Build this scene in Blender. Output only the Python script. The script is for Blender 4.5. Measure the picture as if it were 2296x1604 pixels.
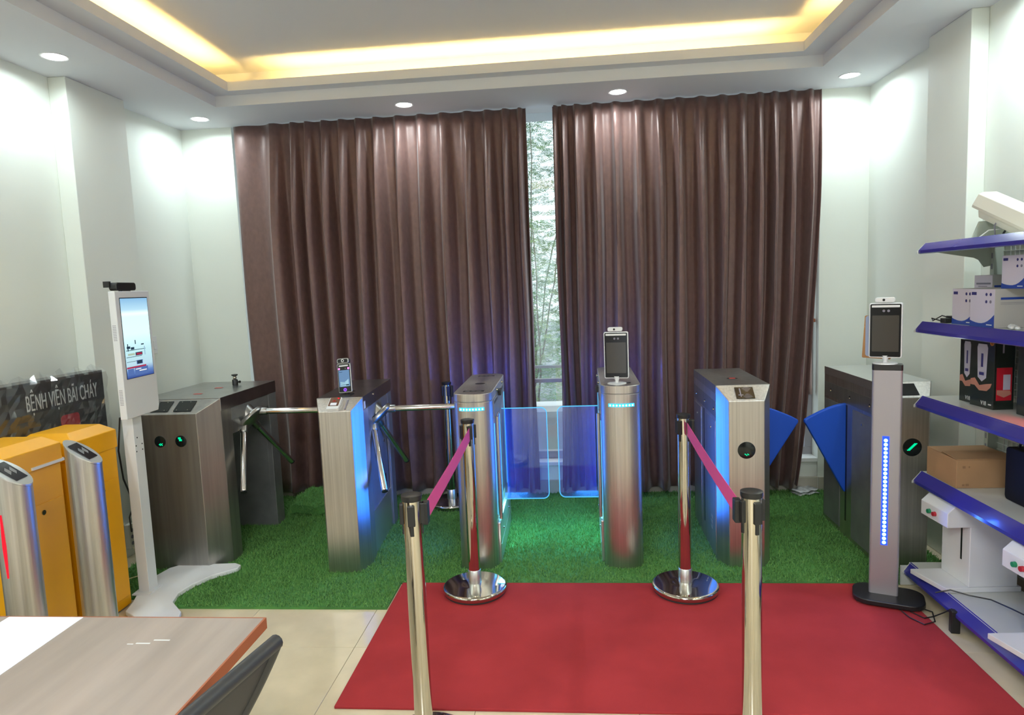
import bpy, bmesh, math, random
from mathutils import Vector, Matrix, Euler
random.seed(7)
for o in list(bpy.data.objects): bpy.data.objects.remove(o)
SC = bpy.context.scene
COL = SC.collection
PI = math.pi
# ------------------------------------------------------------------ camera
YAW, PITCH, ROLL, FPX = -0.090632, -0.104135, -0.039790, 1484.935
fw = Vector((math.sin(YAW)*math.cos(PITCH), math.cos(YAW)*math.cos(PITCH), math.sin(PITCH)))
rt = Vector((math.cos(YAW), -math.sin(YAW), 0)); up = rt.cross(fw)
rt2 = rt*math.cos(ROLL)+up*math.sin(ROLL); up2 = -rt*math.sin(ROLL)+up*math.cos(ROLL)
cam = bpy.data.cameras.new('camera'); co = bpy.data.objects.new('camera', cam); COL.objects.link(co)
cam.sensor_fit = 'HORIZONTAL'; cam.sensor_width = 36; cam.lens = FPX*36/2296; cam.clip_start = .02; cam.clip_end = 200
M3 = Matrix((rt2, up2, -fw)).transposed()
co.matrix_world = Matrix.Translation((0, 0, 1.55)) @ M3.to_4x4()
SC.camera = co
# ------------------------------------------------------------------ world, view
w = bpy.data.worlds.new('overcast'); SC.world = w; w.use_nodes = True
bg = w.node_tree.nodes['Background']; bg.inputs[0].default_value = (.86, .94, 1, 1); bg.inputs[1].default_value = 2.1
SC.view_settings.view_transform = 'Standard'; SC.view_settings.look = 'None'
SC.view_settings.exposure = 0.0; SC.view_settings.gamma = 1; SC.view_settings.use_curve_mapping = False
# ------------------------------------------------------------------ materials
MT = {}
def mat(name, col, rough=.5, metal=0, spec=.5, emit=None, es=0, noise=None, bump=None, aniso=0, sheen=0, coat=0):
    """noise=(scale, amount, (sx,sy,sz)) colour variation ; bump=(scale, strength, (sx,sy,sz))"""
    m = bpy.data.materials.new(name); m.use_nodes = True; nt = m.node_tree; b = nt.nodes['Principled BSDF']
    b.inputs['Base Color'].default_value = (*col, 1); b.inputs['Roughness'].default_value = rough
    b.inputs['Metallic'].default_value = metal; b.inputs['Specular IOR Level'].default_value = spec
    if aniso: b.inputs['Anisotropic'].default_value = aniso
    if sheen:
        b.inputs['Sheen Weight'].default_value = sheen; b.inputs['Sheen Roughness'].default_value = .35
    if coat: b.inputs['Coat Weight'].default_value = coat; b.inputs['Coat Roughness'].default_value = .08
    if emit: b.inputs['Emission Color'].default_value = (*emit, 1); b.inputs['Emission Strength'].default_value = es
    def tex(scale, st):
        tc = nt.nodes.new('ShaderNodeTexCoord'); mp = nt.nodes.new('ShaderNodeMapping'); mp.inputs['Scale'].default_value = st
        nz = nt.nodes.new('ShaderNodeTexNoise'); nz.inputs['Scale'].default_value = scale; nz.inputs['Detail'].default_value = 4
        nt.links.new(tc.outputs['Object'], mp.inputs[0]); nt.links.new(mp.outputs[0], nz.inputs['Vector']); return nz
    if noise:
        nz = tex(noise[0], noise[2] if len(noise) > 2 else (1, 1, 1))
        cr = nt.nodes.new('ShaderNodeValToRGB'); a = noise[1]
        cr.color_ramp.elements[0].position = .3; cr.color_ramp.elements[1].position = .7
        cr.color_ramp.elements[0].color = (*[c*(1-a) for c in col], 1); cr.color_ramp.elements[1].color = (*[min(1, c*(1+a)) for c in col], 1)
        nt.links.new(nz.outputs['Fac'], cr.inputs[0]); nt.links.new(cr.outputs[0], b.inputs['Base Color'])
    if bump:
        nz = tex(bump[0], bump[2] if len(bump) > 2 else (1, 1, 1)); bp = nt.nodes.new('ShaderNodeBump')
        bp.inputs['Strength'].default_value = bump[1]; bp.inputs['Distance'].default_value = .004
        nt.links.new(nz.outputs['Fac'], bp.inputs['Height']); nt.links.new(bp.outputs[0], b.inputs['Normal'])
    MT[name] = m; return m
def emis(name, col, s):
    m = bpy.data.materials.new(name); m.use_nodes = True; nt = m.node_tree; nt.nodes.clear()
    e = nt.nodes.new('ShaderNodeEmission'); e.inputs[0].default_value = (*col, 1); e.inputs[1].default_value = s
    o = nt.nodes.new('ShaderNodeOutputMaterial'); nt.links.new(e.outputs[0], o.inputs[0]); MT[name] = m; return m
mat('wall_paint', (.80, .83, .76), .55, noise=(1.3, .02), bump=(90, .05))
mat('tan_paint', (.27, .225, .15), .7)
mat('ceil_paint', (.72, .73, .75), .8)
mat('tray_paint', (.72, .72, .72), .8)
mat('tile', (.68, .58, .40), .14, noise=(5, .09), spec=.5)
mat('grout', (.28, .25, .2), .8)
mat('skirt', (.50, .46, .38), .3, noise=(6, .08))
mat('curtain', (.155, .088, .078), .42, spec=.65, sheen=.35, noise=(40, .12, (1, 1, .6)), bump=(140, .12, (1, 1, .5)))
MT['curtain'].node_tree.nodes['Principled BSDF'].inputs['Specular Tint'].default_value = (1, .84, .80, 1)
mat('sheer', (.55, .42, .40), .7)
mat('steel', (.60, .575, .54), .36, 1, noise=(90, .13, (1, 1, .012)), bump=(160, .14, (1, 1, .01)), aniso=.4)
mat('steel_dark', (.34, .33, .31), .34, .85, noise=(30, .14, (1, 1, .03)), aniso=.4)
mat('steel_side', (.26, .265, .27), .42, .55, noise=(9, .12))  # darker steel for cabinet sides; dark curtain reflections put into the colour
mat('steel_top', (.36, .36, .36), .28, 1, noise=(9, .1))  # cover steel with the dark reflections of the tops painted in
mat('steel_light', (.74, .75, .74), .36, 1)
mat('chrome', (.56, .53, .46), .07, 1)
mat('chrome_arm', (.74, .72, .70), .14, 1)
mat('cast', (.38, .38, .37), .34, 1)
mat('black_plastic', (.012, .012, .013), .4)
mat('black_gloss', (.006, .006, .008), .16, spec=.4)
mat('case_black', (.006, .006, .007), .55, spec=.15)
mat('dark_disc', (.008, .012, .012), .12)
mat('rubber', (.02, .02, .02), .7)
mat('screen_off', (.055, .05, .045), .15)
mat('white_plastic', (.78, .79, .80), .35)
mat('white_metal', (.76, .77, .78), .38)
mat('cream_metal', (.73, .70, .60), .4)
mat('white_shelf', (.60, .62, .58), .3)
mat('green_shelf', (.42, .46, .40), .45)
mat('yellow', (.80, .37, .003), .42, noise=(4, .05))
mat('blue_foam', (.005, .085, .60), .55)
mat('rail_blue', (.035, .035, .30), .16, coat=.6)
mat('red_carpet', (.36, .037, .042), .95, spec=.1, noise=(3.2, .12), bump=(500, .35))
mat('turf', (.06, .20, .04), .8, noise=(9, .3))
mat('blade', (.13, .31, .078), .6, noise=(60, .45), spec=.3)
mat('belt', (.70, .07, .27), .6)
mat('silver_column', (.38, .365, .39), .42, .5)
mat('carton', (.42, .25, .13), .8, noise=(6, .06))
mat('carton_dark', (.30, .17, .09), .8)
mat('box_white', (.62, .58, .66), .45)
mat('box_grey', (.48, .47, .46), .5)
mat('box_blue', (.02, .06, .34), .4)
mat('box_blue2', (.02, .18, .55), .4)
mat('print_grey', (.22, .21, .26), .6)
mat('print_navy', (.03, .03, .16), .5)
mat('box_black', (.015, .022, .018), .25, coat=.4)
mat('print_lilac', (.45, .44, .55), .5)
mat('skin_print', (.45, .2, .15), .6)
mat('print_teal', (.08, .17, .18), .5)
mat('print_white', (.7, .72, .72), .5)
mat('print_orange', (.5, .2, .04), .5)
mat('btn_green', (.01, .22, .10), .35)
mat('btn_red', (.45, .015, .03), .35)
mat('red_sticker', (.55, .06, .05), .6)
mat('brown_print', (.12, .05, .03), .3)
mat('wood', (.31, .255, .22), .36, noise=(2.2, .16, (7, .8, 1)), spec=.5)
mat('wood_edge', (.34, .10, .04), .5)
mat('wood_dark', (.08, .025, .02), .5)
mat('paper_white', (.84, .84, .92), .4)
mat('mesh_black', (.03, .03, .035), .6)
mat('frame_black', (.03, .032, .036), .42)
mat('bronze', (.45, .24, .12), .22, .9)
mat('film', (.35, .42, .62), .15, .2)
mat('window_alu', (.40, .39, .42), .4, .2)
mat('sill_white', (.82, .82, .80), .4)
mat('leaf_a', (.20, .38, .18), .6)
mat('leaf_b', (.15, .30, .22), .6)
mat('leaf_c', (.36, .48, .18), .6)
mat('bark', (.22, .18, .15), .9)
mat('outer_wall', (.34, .36, .38), .8, noise=(3, .2))
mat('banner', (.025, .026, .028), .30, coat=.3, noise=(5, .5))
mat('cream_wire', (.7, .6, .35), .5)
mat('magazine', (.55, .56, .56), .3, noise=(18, .6))
mat('lens', (.02, .02, .02), .05)
mat('orange_cap', (.55, .28, .08), .4)
emis('lamp', (1, 1, 1), 14)
emis('fill_soft', (1, 1, 1), 3)
FILL_W = 75
emis('warm_strip', (1, .64, .19), 115)
emis('led_cyan', (.03, .42, 1), 2.6)
emis('led_core', (.30, .92, 1), 5)
emis('led_blue', (.02, .06, 1), 2.4)
emis('led_edge', (.10, .55, 1), 1.3)
emis('led_green', (.0, 1, .40), 1.3)
emis('led_red', (1, .02, .04), 1.1)
emis('led_pink', (1, .25, .75), 1.6)
emis('led_violet', (.30, .10, 1), 1.6)
emis('scr_a', (.42, .66, .86), .8); emis('scr_b', (.72, .93, .97), .9); emis('scr_d', (.03, .06, .10), .8)
emis('scr_red', (.6, .05, .12), .7); emis('scr_blue', (.12, .22, .55), .8); emis('scr_y', (.55, .70, .55), .8); emis('scr_w', (.95, 1, 1), .9)
emis('phone_a', (.20, .36, .60), .8); emis('phone_b', (.42, .70, .85), .9)
# glass materials: clear pane and blue tinted acrylic with a little scatter
def glassmat(name, tint, dif, f_dif, f_gloss, rough=.02):
    m = bpy.data.materials.new(name); m.use_nodes = True; nt = m.node_tree; nt.nodes.clear(); N = nt.nodes.new; L = nt.links.new
    t = N('ShaderNodeBsdfTransparent'); t.inputs[0].default_value = (*tint, 1)
    g = N('ShaderNodeBsdfGlossy'); g.inputs['Roughness'].default_value = rough
    d = N('ShaderNodeBsdfTranslucent'); d.inputs[0].default_value = (*dif, 1)
    d2 = N('ShaderNodeBsdfDiffuse'); d2.inputs[0].default_value = (*dif, 1)
    m0 = N('ShaderNodeMixShader'); m0.inputs[0].default_value = .5; L(d.outputs[0], m0.inputs[1]); L(d2.outputs[0], m0.inputs[2])
    m1 = N('ShaderNodeMixShader'); m1.inputs[0].default_value = f_dif; L(t.outputs[0], m1.inputs[1]); L(m0.outputs[0], m1.inputs[2])
    m2 = N('ShaderNodeMixShader'); m2.inputs[0].default_value = f_gloss; L(m1.outputs[0], m2.inputs[1]); L(g.outputs[0], m2.inputs[2])
    o = N('ShaderNodeOutputMaterial'); L(m2.outputs[0], o.inputs[0]); MT[name] = m
glassmat('pane', (.93, .97, .98), (.8, .9, .9), .03, .05)
glassmat('acrylic', (.78, .85, .98), (.12, .35, 1), .07, .05)
glassmat('plastic_wrap', (.93, .94, .95), (.7, .75, .75), .06, .16, .12)
# ------------------------------------------------------------------ mesh builder
class MB:
    def __init__(s): s.v = []; s.f = []; s.m = []; s.sm = []
    def add(s, vs, fs, mi=0, sm=False, M=None):
        n = len(s.v)
        for q in vs: s.v.append(tuple(M @ Vector(q)) if M else tuple(q))
        for q in fs: s.f.append([n+i for i in q]); s.m.append(mi); s.sm.append(sm)
        return s
    def box(s, x0, x1, y0, y1, z0, z1, mi=0, M=None):
        vs = [(x, y, z) for z in (z0, z1) for y in (y0, y1) for x in (x0, x1)]
        return s.add(vs, [(0, 2, 3, 1), (4, 5, 7, 6), (0, 1, 5, 4), (2, 6, 7, 3), (0, 4, 6, 2), (1, 3, 7, 5)], mi, False, M)
    def prism(s, poly, a, b, axis='z', mi=0, sm=False, M=None):
        n = len(poly)
        def P(p, t): return (p[0], p[1], t) if axis == 'z' else ((p[0], t, p[1]) if axis == 'y' else (t, p[0], p[1]))
        vs = [P(p, a) for p in poly]+[P(p, b) for p in poly]
        s.add(vs, [tuple(range(n))[::-1], tuple(range(n, 2*n))], mi, False, M)
        k = len(s.v)-2*n
        for i in range(n):
            j = (i+1) % n; s.f.append([k+i, k+j, k+n+j, k+n+i]); s.m.append(mi); s.sm.append(sm)
        return s
    def lathe(s, prof, n=32, mi=0, M=None, sm=True):
        vs = []; fs = []
        for r, z in prof:
            for i in range(n): a = 2*PI*i/n; vs.append((r*math.cos(a), r*math.sin(a), z))
        for k in range(len(prof)-1):
            for i in range(n): j = (i+1) % n; fs.append((k*n+i, k*n+j, (k+1)*n+j, (k+1)*n+i))
        s.add(vs, fs, mi, sm, M)
        b = len(s.v)-len(vs)
        s.f.append([b+i for i in range(n)][::-1]); s.m.append(mi); s.sm.append(False)
        s.f.append([b+(len(prof)-1)*n+i for i in range(n)]); s.m.append(mi); s.sm.append(False)
        return s
    def tube(s, pts, r, n=12, mi=0, cap=True):
        pts = [Vector(p) for p in pts]; vs = []; fs = []; prev = None
        for k, p in enumerate(pts):
            d = (pts[min(k+1, len(pts)-1)]-pts[max(k-1, 0)]).normalized()
            if prev is None:
                a = d.cross(Vector((0, 0, 1)));
                if a.length < .01: a = d.cross(Vector((0, 1, 0)))
                a.normalize()
            else: a = (prev-d*prev.dot(d)).normalized()
            prev = a; c = d.cross(a); rr = r[k] if isinstance(r, (list, tuple)) else r
            for i in range(n): t = 2*PI*i/n; vs.append(tuple(p+a*rr*math.cos(t)+c*rr*math.sin(t)))
        for k in range(len(pts)-1):
            for i in range(n): j = (i+1) % n; fs.append((k*n+i, k*n+j, (k+1)*n+j, (k+1)*n+i))
        if cap: fs.append(tuple(range(n))[::-1]); fs.append(tuple((len(pts)-1)*n+i for i in range(n)))
        return s.add(vs, fs, mi, True)
    def disc(s, r, z0, z1, M=None, mi=0, n=32): return s.lathe([(r, z0), (r, z1)], n, mi, M)
def rot(ax, deg): return Matrix.Rotation(math.radians(deg), 4, ax)
def T(x, y, z): return Matrix.Translation((x, y, z))
def to_axis(p, d):
    """matrix putting local +Z along d at p"""
    return T(*p) @ Vector(d).to_track_quat('Z', 'Y').to_matrix().to_4x4()
def obj(name, mb, mats, parent=None, bevel=0, label=None, kind=None, seg=2, weld=False):
    me = bpy.data.meshes.new(name); me.from_pydata(mb.v, [], mb.f)
    if isinstance(mats, str): mats = [mats]
    for k in mats: me.materials.append(MT[k])
    me.polygons.foreach_set('material_index', mb.m); me.polygons.foreach_set('use_smooth', mb.sm)
    bm = bmesh.new(); bm.from_mesh(me)
    if weld: bmesh.ops.remove_doubles(bm, verts=bm.verts, dist=1e-5)
    bmesh.ops.recalc_face_normals(bm, faces=bm.faces)
    bm.to_mesh(me); bm.free(); me.update()
    if any(mb.sm): me.set_sharp_from_angle(angle=math.radians(40))
    o = bpy.data.objects.new(name, me); COL.objects.link(o)
    if parent: o.parent = parent
    if bevel:
        b = o.modifiers.new('bevel', 'BEVEL'); b.width = bevel; b.segments = seg; b.limit_method = 'ANGLE'; b.angle_limit = math.radians(38)
        b.harden_normals = False
    if label: o['label'] = label
    if kind: o['kind'] = kind
    return o
def tag(o, label, cat, group=None):
    o['label'] = label; o['category'] = cat
    if group: o['group'] = group
    return o
def thing(name, label, cat, loc=(0, 0, 0), rz=0, group=None):
    o = bpy.data.objects.new(name, None); COL.objects.link(o); o.empty_display_size = .05
    o.location = loc; o.rotation_euler = (0, 0, math.radians(rz)); return tag(o, label, cat, group)
def text(name, s, size, m, parent, M, ext=.0006, sx=1.0):
    c = bpy.data.curves.new(name, 'FONT'); c.body = s; c.size = size; c.extrude = ext; c.align_x = 'CENTER'; c.align_y = 'CENTER'
    t = bpy.data.objects.new(name, c); COL.objects.link(t); bpy.context.view_layer.update()
    me = bpy.data.meshes.new_from_object(t.evaluated_get(bpy.context.evaluated_depsgraph_get())); bpy.data.objects.remove(t)
    me.transform(M @ Matrix.Scale(sx, 4, (1, 0, 0))); me.materials.clear(); me.materials.append(MT[m])
    o = bpy.data.objects.new(name, me); COL.objects.link(o); o.parent = parent; return o
def struct(name, mb, m, parent=None, bevel=0):
    return obj(name, mb, m, parent, bevel, kind=None if parent else 'structure')
def light(kind, name, loc, col, e, size=.1, rotm=None, parent=None, spread=None, sy=None, spot=None):
    l = bpy.data.lights.new(name, kind); l.energy = e; l.color = col
    if kind == 'AREA':
        l.size = size
        if sy: l.shape = 'RECTANGLE'; l.size_y = sy
        else: l.shape = 'DISK'
        if spread: l.spread = math.radians(spread)
    elif kind == 'SPOT': l.shadow_soft_size = size; l.spot_size = math.radians(spot or 100); l.spot_blend = .6
    else: l.shadow_soft_size = size
    o = bpy.data.objects.new(name, l); COL.objects.link(o)
    if parent: o.parent = parent
    o.location = loc
    if rotm: o.rotation_euler = rotm
    return o
def rrect(w, h, r, n=5, cx=0, cy=0):
    out = []
    for (sx, sy, a0) in ((1, 1, 0), (-1, 1, 90), (-1, -1, 180), (1, -1, 270)):
        for i in range(n+1):
            a = math.radians(a0+90*i/n); out.append((cx+sx*(w/2-r)+r*math.cos(a), cy+sy*(h/2-r)+r*math.sin(a)))
    return out
# ================================================================== SETTING
XL, XR, YB, YF, ZS = -2.85, 2.07, 4.85, -3.2, 2.815     # room walls, soffit height
fl = struct('floor', MB().box(XL-.2, XR+.2, YF, 5.1, -.14, -.004), 'grout')
tile_me = None
def copy_obj(o, parent, loc):
    c = o.copy(); COL.objects.link(c); c.parent = parent; c.location = loc; return c
xs = [-.995+.6*i for i in range(-4, 6)]; ys = [2.702+.6*i for i in range(-7, 4)]
first = None
for i, x in enumerate(xs):
    for j, y in enumerate(ys):
        if first is None:
            first = obj('tile', MB().box(.001, .599, .001, .599, -.006, 0), 'tile', fl, bevel=.0008, seg=1); first.location = (x, y, 0)
        else: copy_obj(first, fl, (x, y, 0))
# walls
struct('wall_left', MB().box(XL-.15, XL, YF, YB+.4, 0, 3.2), 'wall_paint')
struct('trim_1', MB().box(XL, XL+.104, 3.58, 4.07, 0, ZS), 'wall_paint', bevel=.004)
struct('wall_right', MB().box(XR, XR+.15, YF, YB+.4, 0, 3.2), 'wall_paint')
struct('trim_2', MB().box(XR-.084, XR, 3.56, 3.95, 0, ZS), 'wall_paint', bevel=.004)
OL, OR = -2.458, 1.745   # window opening
b = MB().box(XL, OL, YB, YB+.35, 0, 3.2).box(OR, XR, YB, YB+.35, 0, 3.2).box(OL, OR, YB+.02, YB+.35, 0, .215)
struct('wall_back', b, 'wall_paint')
struct('trim_3', MB().box(OL, OR, YB, YB+.20, .215, .245), 'sill_white', bevel=.004)
struct('baseboard_back', MB().box(OL, OR, YB-.004, YB+.02, 0, .105).box(XL, OL-.01, YB-.012, YB, 0, .105).box(OR+.005, XR, YB-.012, YB, 0, .105), 'skirt', bevel=.001)
struct('baseboard_left', MB().box(XL, XL+.012, YF, 3.58, 0, .105).box(XL, XL+.012, 4.07, YB, 0, .105), 'skirt')
struct('baseboard_right', MB().box(XR-.012, XR, YF, 3.56, 0, .105).box(XR-.012, XR, 3.95, YB, 0, .105), 'skirt')
# the front of the room behind the camera: wall with a wide shop opening
b = MB().box(XL, -1.5, YF-.15, YF, 0, 3.2).box(-.3, XR, YF-.15, YF, 0, 3.2).box(-1.5, -.3, YF-.15, YF, 2.2, 3.2)
struct('wall_front', b, 'tan_paint')
for x0_, x1_, nm in ((-.25, .25, 'added_door_1'), (.95, 1.75, 'added_door_2'), (-2.5, -1.95, 'added_door_3')): struct(nm, MB().box(x0_, x1_, YF, YF+.04, 0, 2.1), 'wood_dark', bevel=.003)  # unseen dark leaves added to streak the reflections in the posts
# window: frame, mullions, panes
wi = struct('window_1', MB().box(OL, OR, YB+.12, YB+.18, .245, .30).box(OL, OL+.05, YB+.12, YB+.18, .30, ZS).box(OR-.05, OR, YB+.12, YB+.18, .30, ZS), 'window_alu', bevel=.003)
for x in (-1.35, .62): obj('mullion', MB().box(x-.025, x+.025, YB+.12, YB+.18, .30, ZS), 'window_alu', wi, bevel=.003)
obj('transom', MB().box(OL+.05, OR-.05, YB+.13, YB+.17, .828, .856), 'window_alu', wi, bevel=.002)
for a, c in ((OL+.05, -1.375), (-1.325, .595), (.645, OR-.05)):
    for z0, z1 in ((.30, .828), (.856, ZS)):
        obj('pane', MB().box(a, c, YB+.148, YB+.152, z0, z1), 'pane', wi)
# ceiling: perimeter soffit, two-step tray with lip, raised slab
TX0, TX1, TY0, TY1 = -2.288, 1.572, .2, 4.337      # tray outer
LX0, LX1, LY0, LY1 = -2.155, 1.430, .333, 4.250    # lip
ZU, ZLIP, ZC = 2.885, 2.942, 3.06
def ring(mb, x0, x1, y0, y1, X0, X1, Y0, Y1, z0, z1):
    mb.box(X0, X1, Y0, y0, z0, z1).box(X0, X1, y1, Y1, z0, z1).box(X0, x0, y0, y1, z0, z1).box(x1, X1, y0, y1, z0, z1); return mb
cb = ring(MB(), TX0, TX1, TY0, TY1, XL, XR, YF, YB+.4, ZS, ZU)
cl = struct('ceiling', cb, 'ceil_paint')
b = ring(MB(), LX0, LX1, LY0, LY1, TX0-.10, TX1+.10, TY0-.10, TY1+.10, ZU+.0005, ZU+.012)
ring(b, LX0, LX1, LY0, LY1, LX0-.016, LX1+.016, LY0-.016, LY1+.016, ZU+.012, ZLIP)
struct('tray_lip', b, 'tray_paint', cl)
RX0, RX1, RY0, RY1 = TX0-.12, TX1+.12, TY0-.12, TY1+.12
b = MB().box(RX0, RX1, RY0, RY1, ZC, ZC+.05); ring(b, RX0, RX1, RY0, RY1, XL, XR, YF, YB+.4, ZU, ZC+.05)
struct('raised_slab', b, 'ceil_paint', cl)
s = .040
b = MB()
b.box(LX0+.28, LX1-.13, LY1+s-.006, LY1+s+.006, ZU+.02, ZU+.026)
b.box(LX0+.28, LX1-.13, LY0-s-.006, LY0-s+.006, ZU+.02, ZU+.026)
b.box(LX0-s-.006, LX0-s+.006, LY0, LY1-.04, ZU+.02, ZU+.026)
b.box(LX1+s-.006, LX1+s+.006, LY0, LY1-.18, ZU+.02, ZU+.026)
o = obj('led_strip', b, 'warm_strip', cl)
# downlights
def downlight(x, y, lab, e=5):
    t = thing('downlight', lab, 'ceiling light', (x, y, ZS), 0, 'round recessed ceiling downlights')
    obj('trim_ring', MB().lathe([(.050, .0), (.062, -.004), (.066, -.001), (.066, .0)], 40), 'white_plastic', t)
    obj('diffuser', MB().disc(.050, -.0035, -.0005, n=40), 'lamp', t)
    light('AREA', 'lamp_light', (0, 0, -.008), (.82, .97, 1.0), e, .10, parent=t, spread=165)
    return t
downlight(-2.577, 3.303, 'round white downlight, nearest the camera on the left', 5)
downlight(-2.543, 4.584, 'round white downlight in the back left corner of the ceiling', 5)
downlight(-1.08, 4.564, 'round white downlight in the soffit above the left curtain')
downlight(.355, 4.590, 'round white downlight in the soffit above the right curtain')
downlight(1.818, 4.562, 'round white downlight in the back right corner of the ceiling', 5.5)
for x, y, lab in ((1.83, 3.1, 'added unseen downlight over the blue-railed shelving'), (1.83, 1.7, 'added unseen downlight right of the camera'), (-2.57, 1.9, 'added unseen downlight over the table'), (-2.57, .5, 'added unseen downlight left of the camera'),
                  (1.83, .3, 'added unseen downlight behind the camera, right side'), (-2.57, -1.2, 'added unseen downlight far behind the camera, left side'), (1.83, -1.2, 'added unseen downlight far behind the camera, right side')):
    downlight(x, y, lab, 9)  # unseen lamps added out of view to brighten the room
# two unseen ceiling panels added as fill light behind the camera
for y, lab in ((-.7, 'added square ceiling fill panel behind the camera, unseen'), (-2.2, 'added square ceiling fill panel near the front wall, unseen')):
    t = thing('fill_panel', lab, 'ceiling light', (-.35, y, ZS if y < .2 else ZC))
    obj('frame', MB().box(-.62, .62, -.32, .32, -.012, 0), 'white_plastic', t, bevel=.003)
    obj('diffuser', MB().box(-.6, .6, -.3, .3, -.014, -.012), 'fill_soft', t)
    light('AREA', 'lamp_light', (0, 0, -.02), (.95, .98, 1.0), FILL_W, 1.2, parent=t, sy=.6)
# ================================================================== FLOOR COVERINGS
def grass_gn(o, dens, h=.018):
    ng = bpy.data.node_groups.new('turf_blades', 'GeometryNodeTree')
    ng.interface.new_socket('Geometry', in_out='INPUT', socket_type='NodeSocketGeometry'); ng.interface.new_socket('Geometry', in_out='OUTPUT', socket_type='NodeSocketGeometry')
    N = ng.nodes.new; L = ng.links.new
    gi = N('NodeGroupInput'); go = N('NodeGroupOutput')
    d = N('GeometryNodeDistributePointsOnFaces'); d.inputs['Density'].default_value = dens
    cn = N('GeometryNodeMeshCone'); cn.inputs['Vertices'].default_value = 3; cn.inputs['Radius Bottom'].default_value = .0022; cn.inputs['Radius Top'].default_value = 0; cn.inputs['Depth'].default_value = h
    ins = N('GeometryNodeInstanceOnPoints')
    rv = N('FunctionNodeRandomValue'); rv.data_type = 'FLOAT_VECTOR'; rv.inputs[0].default_value = (-.75, -.75, 0); rv.inputs[1].default_value = (.75, .75, 6.28)
    rs = N('FunctionNodeRandomValue'); rs.data_type = 'FLOAT_VECTOR'; rs.inputs[0].default_value = (.8, .8, .6); rs.inputs[1].default_value = (1.4, 1.4, 1.25)
    sm = N('GeometryNodeSetMaterial'); sm.inputs['Material'].default_value = MT['blade']
    L(gi.outputs[0], d.inputs[0]); L(d.outputs['Points'], ins.inputs['Points']); L(cn.outputs['Mesh'], sm.inputs['Geometry']); L(sm.outputs[0], ins.inputs['Instance'])
    L(rv.outputs[0], ins.inputs['Rotation']); L(rs.outputs[0], ins.inputs['Scale']); L(ins.outputs[0], go.inputs[0])
    o.modifiers.new('blades', 'NODES').node_group = ng
GP = [(-2.27, 3.045), (-.945, 3.045), (-.945, 3.325), (1.93, 3.325), (1.93, 4.83), (-2.62, 4.83), (-2.62, 3.14), (-2.27, 3.14)]
gm = obj('grass_mat', MB().prism(GP, 0, .010), 'turf'); tag(gm, 'green artificial grass mat under the turnstiles', 'grass mat')
me = MB(); me.add([(x, y, .012) for x, y in GP], [tuple(range(len(GP)))])
gb = obj('grass_blades', me, 'blade', gm, kind='stuff'); grass_gn(gb, 13000)
# folded turf offcut at the back
def offcut():
    b = MB(); nx, ny = 10, 6
    def P(i, j, z): return (-2.0+.33*i/nx+.02*math.sin(j*1.3), 4.37+.26*j/ny+.10*(i/nx)*.2, z+.012*math.sin(i*.9+j)+.006*math.sin(i*2.1))
    vs = [P(i, j, .085+.05*j/ny) for j in range(ny+1) for i in range(nx+1)]+[P(i, j, .028) for j in range(ny+1) for i in range(nx+1)]
    n = (nx+1)*(ny+1); fs = []
    for j in range(ny):
        for i in range(nx):
            a = j*(nx+1)+i; fs += [(a, a+1, a+nx+2, a+nx+1), (n+a, n+a+nx+1, n+a+nx+2, n+a+1)]
    for i in range(nx): fs += [(i, n+i, n+i+1, i+1), (ny*(nx+1)+i, ny*(nx+1)+i+1, n+ny*(nx+1)+i+1, n+ny*(nx+1)+i)]
    for j in range(ny): a = j*(nx+1); fs += [(a, a+nx+1, n+a+nx+1, n+a), (a+nx, n+a+nx, n+a+2*nx+1, a+2*nx+1)]
    b.add(vs, fs); o = obj('turf_offcut', b, 'turf'); tag(o, 'folded piece of green turf on the floor in front of the left curtain', 'turf')
    obj('lower_fold', MB().box(-2.0, -1.66, 4.40, 4.66, .014, .026), 'turf', o, bevel=.004)
    g = obj('turf_blades', MB().add(vs, fs), 'blade', o, kind='stuff'); grass_gn(g, 9000)
offcut()
# red carpet
cp = MB().prism([(-.932, 2.272), (1.545, 2.272), (1.555, 3.05), (1.50, 3.318), (-.935, 3.325)], 0.0, .011)
tag(obj('red_carpet', cp, 'red_carpet', bevel=.003), 'red carpet laid on the tiles in front of the gates', 'carpet')
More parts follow.
